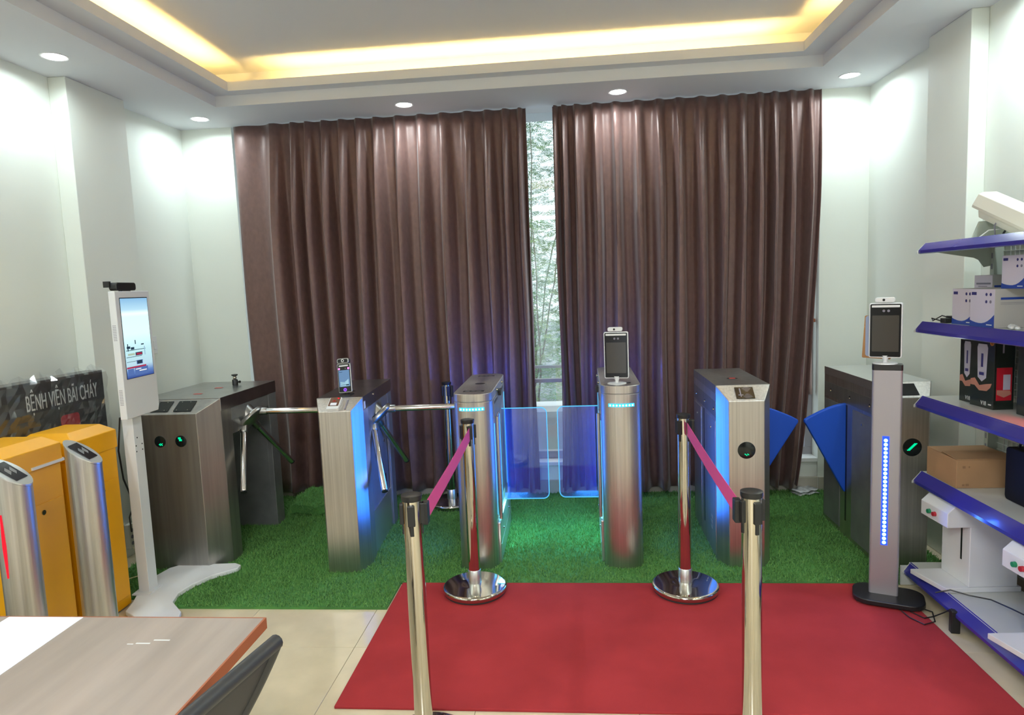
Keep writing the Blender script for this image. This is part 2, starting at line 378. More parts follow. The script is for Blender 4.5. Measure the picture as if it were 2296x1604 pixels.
# ================================================================== CURTAINS
def curtain(name, x0, x1, ridges, zt, zb, lab, right_drift=0, flat_first=False, seed=1, left_drift=0):
    rnd = random.Random(seed)
    # profile along u: (x, y) samples with a crest at each ridge
    pts = []; R = sorted(ridges); bounds = [x0]+R+[x1]
    N = 14
    for k in range(len(bounds)-1):
        a, c = bounds[k], bounds[k+1]
        for i in range(N):
            t = i/N; x = a+(c-a)*t
            # crest at both ends (sharp), trough between
            e0 = 0 if k == 0 else 1; e1 = 0 if k == len(bounds)-2 else 1
            f = e0*math.exp(-(t/.20)**2.6)+e1*math.exp(-((1-t)/.20)**2.6)
            f2 = .10*math.sin(t*PI)**2*math.cos(t*2*PI*1.0+k*2.1)
            pts.append((x-.012*(e0*math.exp(-(t/.12)**2)+e1*math.exp(-((1-t)/.12)**2)), f, f2, k, t))
    pts.append((x1, .4, 0, len(bounds)-1, 0))
    nz = 30; vs = []; fs = []; M = len(pts)
    ph = [rnd.uniform(0, 6.28) for _ in range(len(bounds)+1)]
    for j in range(nz+1):
        s = j/nz; z = zt+(zb-zt)*s
        amp = .036+.092*min(1, s*4)
        for (x, f, f2, k, t) in pts:
            u = (x-x0)/(x1-x0)
            dx = .012*math.sin(2.4*s*PI+ph[k])*s+right_drift*u**3*s**2+left_drift*(1-u)**6*s
            y = 4.838-amp*f-.012-.5*amp*f2-.010*math.sin(3.1*s+ph[k])*s
            if flat_first and k == 0: y -= .02*math.sin(t*PI)*(.4+.6*s)+.012*math.sin(t*7+s*5)*(1-s)
            zz = z+(.012*math.sin(x*9+ph[k]*.2)+.010*f if j == nz else 0)
            vs.append((x+dx, min(y, 4.842), zz))
    for j in range(nz):
        for i in range(M-1):
            a = j*M+i; fs.append((a, a+1, a+M+1, a+M))
    b = MB(); b.add(vs, fs, 0, True)
    o = obj(name, b, 'curtain'); sd = o.modifiers.new('thick', 'SOLIDIFY'); sd.thickness = .003
    tag(o, lab, 'curtain'); return o
RL = [-2.102, -1.962, -1.858, -1.732, -1.603, -1.478, -1.35, -1.184, -1.022, -.861, -.685, -.541, -.415, -.307]
RR = [-.063, -.006, .084, .217, .356, .506, .652, .786, .937, 1.081, 1.215, 1.331, 1.429, 1.541, 1.667]
curtain('curtain', -2.425, -.272, RL, 2.808, .06, 'brown satin curtain left of the window gap', 0, True, 3)
curtain('curtain', -.085, 1.738, RR, 2.808, .055, 'brown satin curtain right of the window gap', -.16, False, 9)
# tied sheer at the right edge
b = MB(); nz = 16; vs = []; fs = []
for j in range(nz+1):
    s = j/nz; z = 1.9-1.2*s; wd = .010+.022*abs(s-.52)*2
    for i in range(7):
        t = i/6; vs.append((1.712+wd*(t*2-1)*.8-.012*s, 4.905+.012*math.cos(t*PI*4), z))
for j in range(nz):
    for i in range(6): a = j*7+i; fs.append((a, a+1, a+8, a+7))
b.add(vs, fs, 0, True); o = obj('sheer_curtain', b, 'sheer'); o.modifiers.new('t', 'SOLIDIFY').thickness = .002
tag(o, 'narrow pinkish sheer tied back in the right corner of the window', 'curtain')
obj('tie_band', MB().box(1.682, 1.734, 4.885, 4.925, 1.225, 1.25), 'wood_edge', o, bevel=.003)
# magazines by the right curtain
mg = thing('magazine', 'crumpled silver and black magazines on the grass below the right curtain', 'magazine', (1.60, 4.66, .016), 22)
for k, (dx, rz_) in enumerate(((0, 0), (.012, 9))):
    vs = []; fs = []
    for j in range(5):
        for i in range(9): vs.append((dx-.02+.17*i/8, .03+.11*j/4, .003+k*.012+.010*math.sin(i*.8+k)**2))
    for j in range(4):
        for i in range(8): a = j*9+i; fs.append((a, a+1, a+10, a+9))
    o = obj('cover', MB().add(vs, fs, 0, True, rot('Z', rz_)), 'magazine', mg); o.modifiers.new('t', 'SOLIDIFY').thickness = .004
# ================================================================== OUTSIDE
og = MB().box(-9, 9, 5.4, 40, -.6, -.5); o = obj('outdoor_ground', og, 'outer_wall'); o['kind'] = 'structure'
gw = obj('garden_wall', MB().box(-2.6, 2.4, 6.3, 6.45, -.5, .36), 'outer_wall'); tag(gw, 'low grey wall outside behind the window gap', 'wall')
obj('coping', MB().box(-2.6, 2.4, 6.25, 6.5, .36, .42), 'sill_white', gw, bevel=.004)
rl = thing('railing', 'thin dark horizontal railing outside behind the window gap', 'railing', (0, 6.2, 0))
for x in (-1.6, -.48, 1.0): obj('post', MB().box(x-.015, x+.015, -.015, .015, -.5, .80), 'window_alu', rl)
obj('handrail', MB().box(-2.2, 1.8, -.02, .02, .79, .815), 'window_alu', rl)
def tree(name, lab, x, y, h, seed, leafmats, stems, nleaf, wr):
    rnd = random.Random(seed); t = thing(name, lab, 'tree', (x, y, -.5), 0, 'trees outside the window')
    tips = []
    for k in range(stems):
        b = MB(); p = Vector((rnd.uniform(-.25, .25), rnd.uniform(-.2, .2), 0)); pts = [p.copy()]; d = Vector((rnd.uniform(-.05, .22), rnd.uniform(-.1, .1), 1)).normalized()
        for i in range(9):
            p = p+d*h*.115; d = (d+Vector((rnd.uniform(-.12, .14), rnd.uniform(-.1, .1), .03))).normalized(); pts.append(p.copy())
        b.tube(pts, [.013*(1-.8*i/9)+.003 for i in range(10)], 7); obj('trunk' if k == 0 else 'stem', b, 'bark', t)
        tips += pts[1:]
    per = nleaf//len(leafmats)
    for li, lm in enumerate(leafmats):
        vs = []; fs = []
        for _ in range(per):
            c = rnd.choice(tips)+Vector((rnd.gauss(0, wr), rnd.gauss(0, wr), rnd.gauss(0, .22)))
            a = rnd.uniform(0, 6.28); L = rnd.uniform(.16, .32); dd = Vector((math.cos(a), math.sin(a), rnd.uniform(-.5, .35))).normalized()
            sd = dd.cross(Vector((0, 0, 1))).normalized()
            for m in range(7):
                q = c+dd*L*m/7; wl = .05*(1-abs(m-3)/5)
                for sg in (-1, 1):
                    n = len(vs); e = q+sd*sg*wl*1.6+dd*.02; vs += [tuple(q), tuple((q+e)/2+dd*.011), tuple(e), tuple((q+e)/2-dd*.007)]; fs.append((n, n+1, n+2, n+3))
        obj('foliage', MB().add(vs, fs), lm, t, kind='stuff')
tree('feathery_tree', 'feathery green tree directly outside the window gap', -.85, 11.6, 6.2, 5, ['leaf_a', 'leaf_b', 'leaf_c'], 4, 6500, .45)
tree('feathery_tree', 'bushy tree further back outside the window gap', -1.1, 15.6, 7.8, 8, ['leaf_a', 'leaf_b'], 3, 5200, .70)
tree('feathery_tree', 'low yellowish bush outside the window gap behind the railing', -.6, 8.7, 2.7, 12, ['leaf_c', 'leaf_a'], 3, 1500, .35)
# ================================================================== TURNSTILE CABINETS
def pedestal(wf, wb, zf, H, ch=.11, dep=.22, flip=None):
    """front pedestal, face on y=0 ; flip=L mirrors it to the rear"""
    ring0 = [(-wf, 0), (wf, 0), (wb, ch), (wb, dep), (-wb, dep), (-wb, ch)]
    zt = [zf, zf, H, H, H, H]; vs = [(x, y, 0) for x, y in ring0]+[(x, y, z) for (x, y), z in zip(ring0, zt)]
    fs = [(5, 4, 3, 2, 1, 0), (6, 7, 8, 11), (11, 8, 9, 10)]+[(i, (i+1) % 6, 6+(i+1) % 6, 6+i) for i in range(6)]
    if flip: vs = [(x, flip-y, z) for x, y, z in vs]
    return MB().add(vs, fs)
def slope_matrix(x, t, zf, H, ch, off=0.001):
    """matrix whose XY plane lies on the sloping reader panel; t = 0 front .. 1 back"""
    ang = math.atan2(H-zf, ch); y = ch*t; z = zf+(H-zf)*t
    return T(x, y, z) @ rot('X', math.degrees(ang)) @ T(0, 0, off)
def disc_front(parent, x, z, r, y=0, arrow=False, spots=((0, 0),), name='indicator'):
    M = T(x, y, z) @ rot('X', 90)
    d = obj(name, MB().lathe([(r, -.004), (r, .002), (r*.93, .003)], 40, 0, M), 'dark_disc', parent)
    b = MB()
    for (px, pz) in spots: b.box(x+px-.0022, x+px+.0022, y-.0042, y-.003, z+pz-.0022, z+pz+.0022)
    obj('led_symbol', b, 'led_green', d)
def tripod(parent, cx, cy, cz, mats=('chrome_arm', 'cast')):
    a = Vector((1, 0, -1)).normalized(); p = Vector((1, 0, 1)).normalized(); c = Vector((cx, cy, cz))
    hb = obj('hub', MB().lathe([(.060, -.090), (.060, -.022), (.098, -.018), (.103, -.010), (.103, .004), (.096, .012), (.05, .022), (.001, .025)], 44, 0, to_axis(c, a)), 'cast', parent)
    for k in range(3):
        R = Matrix.Rotation(math.radians(120*k), 3, a)
        d = (R @ Vector((1, 0, 0))); off = (R @ p)
        r0 = c+off*.074+a*.006; e = r0+d*.445
        ar = obj('arm', MB().tube([r0+d*.03, e-d*.006, e], [.0185, .0185, .016], 20), 'chrome_arm', parent, label='polished steel turnstile arm')
        obj('socket', MB().tube([r0-d*.012, r0+d*.045, r0+d*.05], [.024, .024, .021], 18), 'cast', ar)
        obj('end_cap', MB().tube([e-d*.001, e+d*.006], [.0175, .0175], 16), 'black_plastic', ar)
def tripod_gate(name, lab, loc, rz, wf, wb, H, zf, L, open_under, front='steel', side='steel_side'):
    t = thing(name, lab, 'turnstile', loc, rz)
    obj('front_pedestal', pedestal(wf, wb, zf, H), [front], t, bevel=.0025)
    obj('rear_pedestal', pedestal(wf, wb, zf, H, flip=L), [side], t, bevel=.0025)
    obj('top_cover', MB().box(-wb-.002, wb+.002, .108, L-.108, H-.075, H+.003), 'steel_top', t, bevel=.002)
    # seams and beam under the cover
    obj('drive_beam', MB().box(-wb+.004, wb-.001, .222, L-.222, H-.150, H-.076), side, t, bevel=.002)
    obj('drive_housing', MB().prism([(.222, H-.151), (.222, H-.235), (.30, H-.235), (L-.26, H-.17), (L-.222, H-.151)][::-1], -wb+.012, wb-.010, 'x'), 'steel_dark', t, bevel=.002)
    if not open_under:
        sp = obj('side_panel', MB().box(-wb+.02, wb-.018, .222, L-.222, .0, H-.16), side, t, bevel=.001)
        obj('lower_sheen_panel', MB().box(-wb+.014, wb-.010, .222, L-.222, 0, .26), 'steel_light', t, bevel=.001)  # lighter steel paints in the light reflected low on the side
        b = MB()
        for k in range(5): b.box(wb-.018, wb-.0160, L*.62+k*.012, L*.62+k*.012+.004, .33, .385)
        obj('vent_slots', b, 'black_plastic', sp)
        obj('panel_lock', MB().disc(.010, 0, .004, T(wb-.018, L*.66, .60) @ rot('Y', 90)), 'chrome', sp)
        obj('corner_strip', MB().box(wb-.012, wb-.0095, L-.235, L-.222, 0, H-.08), 'steel_light', sp)
    else:
        obj('rear_access_panel', MB().box(-wb+.03, wb-.03, L-.2245, L-.2215, .22, H-.29), side, t, bevel=.001)
        obj('panel_lock', MB().disc(.009, 0, .004, T(-.02, L-.225, .60) @ rot('X', 90)), 'chrome', t)
        obj('crossbar', MB().box(-wb+.03, -wb+.06, .222, L-.222, .02, .60), 'steel_dark', t, bevel=.002)
    return t
# left, wide, double reader
HL = .985
tl = tripod_gate('tripod_turnstile', 'wide dark stainless turnstile with two round indicators beside white kiosk', (-2.272, 3.49, .0105), 0, .163, .252, HL-.008, .910, .93, True, front='steel_dark')  # dark reflections on the front face are put into a darker steel
disc_front(tl, -.062, .755, .033, spots=[(-.004+.0055*i, -.016+.004*((i+j) % 2)-.005*j) for i in range(4) for j in range(2)])
disc_front(tl, .062, .755, .033, spots=[(-.006+.0055*i-.0055*(j//2), .004+.0055*j) for i in range(3) for j in range(4)])
for x in (-.066, .072):
    M = slope_matrix(x, .5, .910, HL-.008, .11)
    p = obj('reader_pad', MB().prism(rrect(.105, .088, .004), 0, .003, M=M), 'dark_disc', tl)
    for sx, sy in ((-.035, -.034), (.03, -.034), (-.03, .034), (.02, .034)): obj('screw', MB().disc(.003, .003, .004, M @ T(sx, sy, 0), n=12), 'chrome', p)
tripod(tl, .262, .44, .79)
for y in (.28, .52): obj('sticker', MB().prism(rrect(.05, .026, .004), 0, .0008, M=T(.02, y, HL-.004)), 'red_sticker', tl, label='faint red sticker')
bm_ = thing('ball_head', 'small black camera ball head on the wide left turnstile', 'camera mount', (-2.205, 4.13, HL+.004))
obj('base', MB().lathe([(.018, 0), (.018, .034), (.013, .040)], 20), 'black_plastic', bm_)
obj('ball', MB().lathe([(.004, .038), (.011, .045), (.012, .052), (.007, .060)], 16), 'chrome', bm_)
obj('plate', MB().lathe([(.008, .058), (.020, .066), (.020, .072), (.008, .074)], 20), 'black_plastic', bm_)
obj('knob', MB().tube([(.015, 0, .022), (.035, 0, .022)], [.004, .009], 10), 'black_plastic', bm_)
# middle
HM = .975
tm = tripod_gate('tripod_turnstile', 'narrow stainless turnstile carrying a phone-sized face terminal', (-1.292, 3.447, .0105), 3.5, .088, .128, HM-.008, .912, .96, False)
tripod(tm, .131, .455, .790)
M = slope_matrix(0, .5, .912, HM-.008, .11)
obj('reader_slot', MB().box(.048, .056, -.045, .040, 0, .002, M=M), 'print_grey', tm)
obj('sticker', MB().box(.129, .1315, .125, .155, HM-.075, HM-.035), 'print_white', tm)
obj('lock', MB().disc(.008, 0, .004, T(.130, .36, HM-.03) @ rot('Y', 90)), 'chrome', tm)
obj('top_port', MB().disc(.028, 0, .0008, T(.0, .34, HM-.0046)), 'black_plastic', tm)
cr_ = thing('card_reader', 'white card reader with brown face on the middle turnstile', 'card reader', (0, 0, 0))
cr_.matrix_world = T(-1.292, 3.447, .0105) @ rot('Z', 3.5) @ slope_matrix(-.010, .42, .912, HM-.008, .11) @ rot('Z', 0)
obj('housing', MB().prism(rrect(.066, .105, .006), 0, .020), 'white_plastic', cr_, bevel=.002)
obj('face_plate', MB().prism(rrect(.056, .078, .004, cy=.010), .020, .0215), 'brown_print', cr_)
obj('button', MB().prism(rrect(.034, .022, .002, cy=-.014), .0215, .023), 'paper_white', cr_)
obj('indicator_light', MB().disc(.005, .0215, .0235, T(.017, .038, 0), n=14), 'led_red', cr_)
b = MB().lathe([(.0085, .0215), (.0085, .0222), (.007, .0222), (.007, .0215)], 20, 0, T(-.002, .016, 0)); obj('ring_mark', b, 'red_sticker', cr_)
# ---- face terminals
def terminal(name, lab, loc, rz, w, h, t, tilt=0, roll=0, body='white_plastic', phone=False, neck=.030):
    r = thing(name, lab, 'face terminal', loc, rz)
    B = T(0, 0, neck) @ rot('X', -tilt) @ rot('Y', roll)
    F = B @ rot('X', 90)     # local xy -> face plane (x, z), normal -y
    rc = .008
    hs = obj('housing', MB().prism(rrect(w, h, rc, cy=h/2), -t, 0, M=F), body, r, bevel=.003)
    obj('glass_front', MB().prism(rrect(w-.010, h-.010, rc*.7, cy=h/2), 0, .0018, M=F), 'black_gloss', r)
    if not phone:
        obj('display', MB().prism(rrect(w-.026, h*.66, .001, cy=h*.445), .0018, .0024, M=F), 'screen_off', r)
        obj('light_bar', MB().prism(rrect(w-.022, .010, .002, cy=h-.015), .0018, .003, M=F), 'white_plastic', r)
        for s in (-1, 1): obj('lens', MB().disc(.0058, .0018, .003, F @ T(s*.0095+.002, h-.036, 0), n=18), 'print_grey', r)
        cm = obj('camera_module', MB().prism(rrect(w*.60, .022, .009), -.026, .004, M=F @ T(-.004, h+.014, 0)), body, r, bevel=.002)
        obj('lens', MB().disc(.0055, .004, .0055, F @ T(-.008, h+.014, 0), n=18), 'lens', cm)
        obj('neck', MB().tube([(0, t*.5, .002), (0, t*.5, neck*.5), (0, t*.4, neck+.012)], [.012, .009, .018], 14), body, r)
        obj('foot', MB().lathe([(.052, 0), (.050, .004), (.02, .007)], 32, 0, T(0, t*.5, 0)), body, r)
    else:
        obj('display', MB().prism(rrect(w-.018, h*.56, .001, cy=h*.49), .0018, .0024, M=F), 'phone_a', r)
        d = obj('screen_picture', MB().prism([(-w*.30, h*.22), (w*.30, h*.22), (w*.30, h*.46), (0, h*.36), (-w*.30, h*.38)], .0024, .0028, M=F), 'phone_b', r)
        for a_ in ((-.34, -.12, .70, .712), (-.30, .05, .33, .338), (-.28, .2, .26, .275), (.1, .3, .24, .28)): obj('screen_text', MB().box(w*a_[0], w*a_[1], h*a_[2], h*a_[3], .0024, .0031, M=F), 'scr_d', r)
        obj('light_bar', MB().prism(rrect(w-.026, .007, .002, cy=h-.014), .0018, .003, M=F), 'white_plastic', r)
        for s in (-1, 1): obj('light', MB().disc(.006, .0018, .003, F @ T(s*w*.34, h-.030, 0), n=18), 'led_pink', r)
        obj('lens', MB().disc(.003, .0018, .003, F @ T(.010, h-.029, 0), n=14), 'print_grey', r)
        obj('ring_button', MB().lathe([(.0095, .0018), (.0095, .003), (.0065, .003), (.0065, .0018)], 24, 0, F @ T(0, .017, 0)), 'led_violet', r)
        cm = obj('camera_module', MB().prism(rrect(w*.86, .029, .010), -.020, .008, M=F @ T(0, h+.014, 0)), body, r, bevel=.002)
        obj('front_plate', MB().prism(rrect(w*.72, .021, .007), .008, .0092, M=F @ T(0, h+.014, 0)), 'black_gloss', cm)
        obj('lens_ring', MB().lathe([(.0085, .009), (.0085, .0105), (.005, .0105), (.005, .009)], 24, 0, F @ T(0, h+.015, 0)), 'white_plastic', cm)
        obj('bracket', MB().box(-.03, .03, -.01, .055, 0, .008).box(-.012, .012, .012, .024, .006, neck+.03), 'black_plastic', r, bevel=.002)
    return r
terminal('face_terminal', 'small dark terminal with lit blue screen on the middle turnstile', (-1.288, 3.63, HM+.0035), -4, .082, .168, .012, tilt=10, roll=-5, body='cast', phone=True, neck=.018)
# ================================================================== SWING GATES
def stadium(w, dep, L, n=12):
    """outline with shallow round ends, front at y=0"""
    pts = []
    for i in range(n+1):
        a = PI+PI*i/n; x = w*math.cos(a); 
        k = abs(math.sin(a))**.8
        pts.append((x, dep*(1-k)))
    for i in range(n+1):
        a = PI*i/n; k = abs(math.sin(a))**.8
        pts.append((w*math.cos(a), L-dep*(1-k)))
    return pts
OUTW = {1: 4.5, -1: 3.2}
def swing_gate(name, lab, loc, rz, side, H, glass_x):
    """side=+1: passage on +x side"""
    t = thing(name, lab, 'swing gate', loc, rz); w, L, dep = .106, .86, .085; s = side
    out = stadium(w, dep, L)
    obj('body', MB().prism(out, 0, H-.046, sm=True), 'steel', t, bevel=.001)
    obj('seam', MB().prism([(x*.985, L/2+(y-L/2)*.995) for x, y in out], H-.046, H-.042), 'steel_dark', t)
    obj('lid', MB().prism(out, H-.042, H, sm=True), 'steel', t, bevel=.002)
    # round front LED bar
    b = MB(); b2 = MB(); vs = []; fs = []
    n = 18; xs_ = [-.068+.136*i/n for i in range(n+1)]
    def yf(x): return dep*(1-abs(math.sqrt(max(0, 1-(x/w)**2)))**.8)
    for x in xs_:
        y = yf(x); vs += [(x, y-.006, .893), (x, y-.006, .909), (x, y+.004, .893), (x, y+.004, .909)]
    for i in range(n):
        a = 4*i; fs += [(a, a+1, a+5, a+4), (a+1, a+3, a+7, a+5), (a, a+4, a+6, a+2)]
    obj('light_bar', MB().add(vs, fs), 'led_cyan', t)
    for k in range(8):
        x = -.058+.116*k/7; y = yf(x)
        obj('led', MB().lathe([(.0055, 0), (.003, .003)], 8, 0, T(x, y-.006, .901) @ rot('X', 90)), 'led_core', t)
    rb = MB().add([(x_, L-y_, z_) for x_, y_, z_ in vs], fs); obj('rear_light_bar', rb, 'led_cyan', t)
    light('AREA', 'gate_glow_rear', (0, L+.02, .90), (.03, .10, 1), 1.8, .14, (math.radians(90), 0, 0), t, sy=.02)
    # top marks
    obj('sensor_window', MB().disc(.030, 0, .0008, T(0, L*.47, H)), 'black_plastic', t)
    for y, wd in ((.115, .058), (L-.12, .052)):
        p = obj('reader_label', MB().box(-wd, wd, y-.022, y+.022, H, H+.0008), 'black_plastic', t)
        obj('label_print', MB().box(-wd*.8, -wd*.4, y-.012, y+.012, H+.0008, H+.0012).box(-wd*.2, wd*.1, y-.005, y+.013, H+.0008, H+.0012).box(wd*.3, wd*.75, y-.012, y+.004, H+.0008, H+.0012), 'steel_side', p)
    # passage side: sunk panel, slots, hinge bar, base flange
    X = lambda d: s*(w+d)
    def sb(name, d0, d1, y0, y1, z0, z1, m, bev=.001):
        a, c = sorted((X(d0), X(d1))); return obj(name, MB().box(a, c, y0, y1, z0, z1), m, t, bevel=bev)
    pl = MB().prism([(.11, .83), (.11, H-.05), (L-.11, H-.05), (L-.11, .905), (.40, .80)], *sorted((X(0), X(.004))), 'x')
    obj('upper_panel', pl, 'steel_side', t, bevel=.001)
    sb('slot', .004, .005, .13, .31, .905, .918, 'black_plastic', 0)
    sb('slot', .004, .005, .47, .66, .915, .930, 'black_plastic', 0)
    sb('stop_block', .004, .020, .36, .46, .915, .945, 'black_plastic')
    for y in (.30, .60): obj('screw', MB().lathe([(.009, 0), (.007, .008), (.003, .010)], 16, 0, T(X(.002), y, H-.022) @ rot('Y', 90*s)), 'chrome', t)
    hp = sb('hinge_plate', .004, .010, .23, .31, .30, .83, 'steel')
    for z in (.36, .52, .66, .79): obj('screw', MB().lathe([(.004, 0), (.002, .003)], 10, 0, T(X(.010), .27, z) @ rot('Y', 90*s)), 'chrome', hp)
    obj('hinge_shaft', MB().tube([(X(.014), .155, .24), (X(.014), .155, .83)], .010, 14), 'steel', t)
    for y, wd in ((.105, .008), (.345, .012), (.40, .006), (.72, .008)):
        sb('side_light', .001, .004, y, y+wd, .28, .80 if y < .6 else .88, 'led_edge', 0)
    sb('base_flange', 0, .014, .10, L-.08, .0, .235, 'steel_light', .003)
    sb('base_seam', .014, .0155, .12, L-.10, .10, .103, 'steel_dark', 0)
    for y in (.26, .62): obj('screw', MB().lathe([(.007, 0), (.004, .006)], 12, 0, T(X(.014), y, .15) @ rot('Y', 90*s)), 'chrome', t)
    # outer side light bars
    for y in (.24, .60):
        a, c = sorted((-X(-.003), -X(.0006))); obj('side_light', MB().box(a, c, y, y+.016, .12, .90), 'led_cyan', t)
    # glass wing with lit rim
    x0, x1 = sorted((X(.012), glass_x)); z0, z1, rad = .262, .822, .035; yg = .44
    pts = rrect(x1-x0, z1-z0, rad, 6, (x0+x1)/2, (z0+z1)/2)
    inner = min(pts, key=lambda p: p[0]*s)[0]
    pts = [((p[0] if (p[0]-(x0+x1)/2)*s > 0 else inner), p[1]) for p in pts]
    fin = []
    for p in pts:
        q = p
        if (p[0]-(x0+x1)/2)*s < 0: q = (inner, z1 if p[1] > (z0+z1)/2 else z0)
        if not fin or (abs(fin[-1][0]-q[0])+abs(fin[-1][1]-q[1])) > 1e-6: fin.append(q)
    if abs(fin[0][0]-fin[-1][0])+abs(fin[0][1]-fin[-1][1]) < 1e-6: fin.pop()
    gl = obj('glass_panel', MB().prism(fin, yg-.0045, yg+.0045, 'y'), 'acrylic', t, label='clear acrylic wing glowing blue at its rim')
    cxg, czg = (x0+x1)/2, (z0+z1)/2
    rim = []
    for p in fin: rim.append((p[0], yg, p[1]))
    idx = [i for i, p in enumerate(fin)]
    # open path: from inner top round the free edge to inner bottom
    path = [p for p in rim if True]
    k0 = max(range(len(path)), key=lambda i: (-(path[i][0]-inner)**2*1e3)+(path[i][2]))
    path = path[k0:]+path[:k0]
    if (path[1][0]-path[0][0])*s < 1e-4: path = [path[0]]+path[1:][::-1]
    obj('lit_edge', MB().tube(path, .0030, 6), 'led_edge', gl)
    # blue light thrown by the gate
    light('AREA', 'gate_glow', (X(.03), .50, .55), (.04, .20, 1), 3.4, .55, (0, math.radians(-90*s), 0), t, sy=.3)
    light('AREA', 'gate_glow_outer', (-X(.02), .30, .50), (.02, .17, 1), OUTW[side], .75, (0, math.radians(90*s), 0), t, sy=.06, spread=150)
    light('AREA', 'gate_glow_down', (X(.03), .46, .30), (.15, .75, .8), 3.2, .25, (0, 0, 0), t)
    return t
swing_gate('swing_gate', 'round-fronted steel swing gate column left of the glass wings', (-.545, 3.472, .0105), .6, 1, .982, .388)
sgR = swing_gate('swing_gate', 'round-fronted steel swing gate column with the white terminal on top', (.253, 3.49, .0105), -1.0, -1, 1.004, -.358)
terminal('face_terminal', 'white framed terminal standing on the right swing gate column', (.238, 3.585, 1.013), -9, .131, .252, .022, tilt=0, neck=.030)
# ================================================================== FLAP BARRIERS
def flap_gate(name, lab, loc, rz, side, open_panels):
    t = thing(name, lab, 'flap barrier', loc, rz); wf, wb, zf, H, L, ch = .091, .140, .905, .975, .88, .09
    ring0 = [(-wf, 0), (wf, 0), (wb, ch), (wb, L-ch), (wf, L), (-wf, L), (-wb, L-ch), (-wb, ch)]
    zt = [zf, zf, H, H, zf, zf, H, H]; n = 8
    vs = [(x, y, 0) for x, y in ring0]+[(x, y, z) for (x, y), z in zip(ring0, zt)]
    fs = [tuple(range(n))[::-1], (8, 9, 10, 15), (15, 10, 11, 14), (14, 11, 12, 13)]+[(i, (i+1) % n, n+(i+1) % n, n+i) for i in range(n)]
    obj('cabinet', MB().add(vs, fs), 'steel', t, bevel=.003)
    obj('top_cover', MB().box(-wb-.0015, wb+.0015, ch, L-ch, H-.045, H+.002), 'steel_dark' if side > 0 else 'steel_light', t, bevel=.0015)
    obj('sticker', MB().disc(.030, .0, .0008, T(0, .34, H+.002)), 'black_plastic', t)
    obj('sticker', MB().prism(rrect(.035, .026, .006), .0008, .0014, M=T(0, .34, H+.002)), 'red_sticker' if side > 0 else 'orange_cap', t)
    M = slope_matrix(.0, .5, zf, H, ch)
    pd = obj('reader_pad', MB().prism(rrect(.094, .080, .002), 0, .002, M=M), 'black_gloss', t)
    b = MB()
    if side > 0:
        for k in range(6):
            r = .008+.0055*k
            for sg in (-1, 1):
                for i in range(6):
                    a0 = math.radians(90*sg-40+80*i/6); a1 = math.radians(90*sg-40+80*(i+1)/6)
                    b.add([(.012+r*math.cos(a0)*1, r*math.sin(a0), .0024), (.012+(r+.0016)*math.cos(a0), (r+.0016)*math.sin(a0), .0024), (.012+(r+.0016)*math.cos(a1), (r+.0016)*math.sin(a1), .0024), (.012+r*math.cos(a1), r*math.sin(a1), .0024)], [(0, 1, 2, 3)], M=M)
        b.box(-.026, -.020, -.03, .03, .002, .004, M=M).box(-.036, -.010, -.020, -.014, .002, .004, M=M)
        obj('wave_print', b, 'print_grey', pd)
    return t, wf, wb, zf, H, L, ch
def wing(t, side, wb, yc, tip, top, bot):
    """blue foam sector wing on the side; tip distance, top and bottom heights at body"""
    pts = [(wb-.04, bot)]; 
    # from bottom at body up the slanted free edge to the tip, then arc back to the body
    pts.append((wb+.004, bot)); 
    pts += [(tip-.012, .676), (tip-.002, .690), (tip-.004, .705)]
    for i in range(1, 9):
        s = i/8; x = tip+(wb-.04-tip)*s; pts.append((x, .705+(top-.705)*math.sin(s*PI/2)))
    if side < 0: pts = [(-x, z) for x, z in pts]
    return obj('wing', MB().prism(pts, yc-.017, yc+.017, 'y'), 'blue_foam', t, bevel=.006, seg=3, label='blue foam flap wing')
fl1, wf, wb, zf, H, L, ch = flap_gate('flap_barrier', 'steel flap barrier with wave reader pad and single green light, right of the swing gates', (.903, 3.51, .0105), -1.0, 1, True)
disc_front(fl1, -.002, .642, .0455, spots=[(-.008+.0045*i, -.020-.0035*(i % 3)) for i in range(5)])
wing(fl1, 1, wb, .47, .405, .800, .27)
# left side details
def sidebox(t, name, d0, d1, y0, y1, z0, z1, m, sgn, bev=.0008):
    a, c = sorted((sgn*(.140+d0), sgn*(.140+d1))); return obj(name, MB().box(a, c, y0, y1, z0, z1), m, t, bevel=bev)
def side_details(t, sgn, m, dark, lab_bolt='chrome'):
    band = sidebox(t, 'upper_band', 0, .002, .095, .785, .80, .885, dark, sgn)
    for y in (.14, .40, .68):
        obj('band_hole', MB().disc(.010, 0, .001, T(sgn*.1425, y, .842) @ rot('Y', 90)), 'black_plastic', band)
        obj('band_bolt', MB().lathe([(.006, 0), (.004, .004)], 12, 0, T(sgn*.1430, y, .838) @ rot('Y', 90*sgn)), lab_bolt, band)
    for y0, y1 in ((.10, .36), (.53, .78)):
        p = sidebox(t, 'door_panel', 0, .003, y0, y1, .03, .78, m, sgn)
        obj('door_lock', MB().disc(.007, 0, .003, T(sgn*.143, (y0+y1)/2, .72) @ rot('Y', 90*sgn), n=16), lab_bolt, p)
    sidebox(t, 'wing_slot', 0, .001, .435, .455, .10, .79, 'black_plastic', sgn, 0)
side_details(fl1, -1, 'steel', 'steel_dark')
b = MB()
for k in range(3): b.box(-.1445, -.1432, .20, .235, .14+.03*k, .158+.03*k)
obj('vent_slots', b, 'steel_light', fl1)
fl2, *_ = flap_gate('flap_barrier', 'dark steel flap barrier with green arrow light, behind the silver terminal column', (1.712, 3.49, .0105), -.5, -1, True)
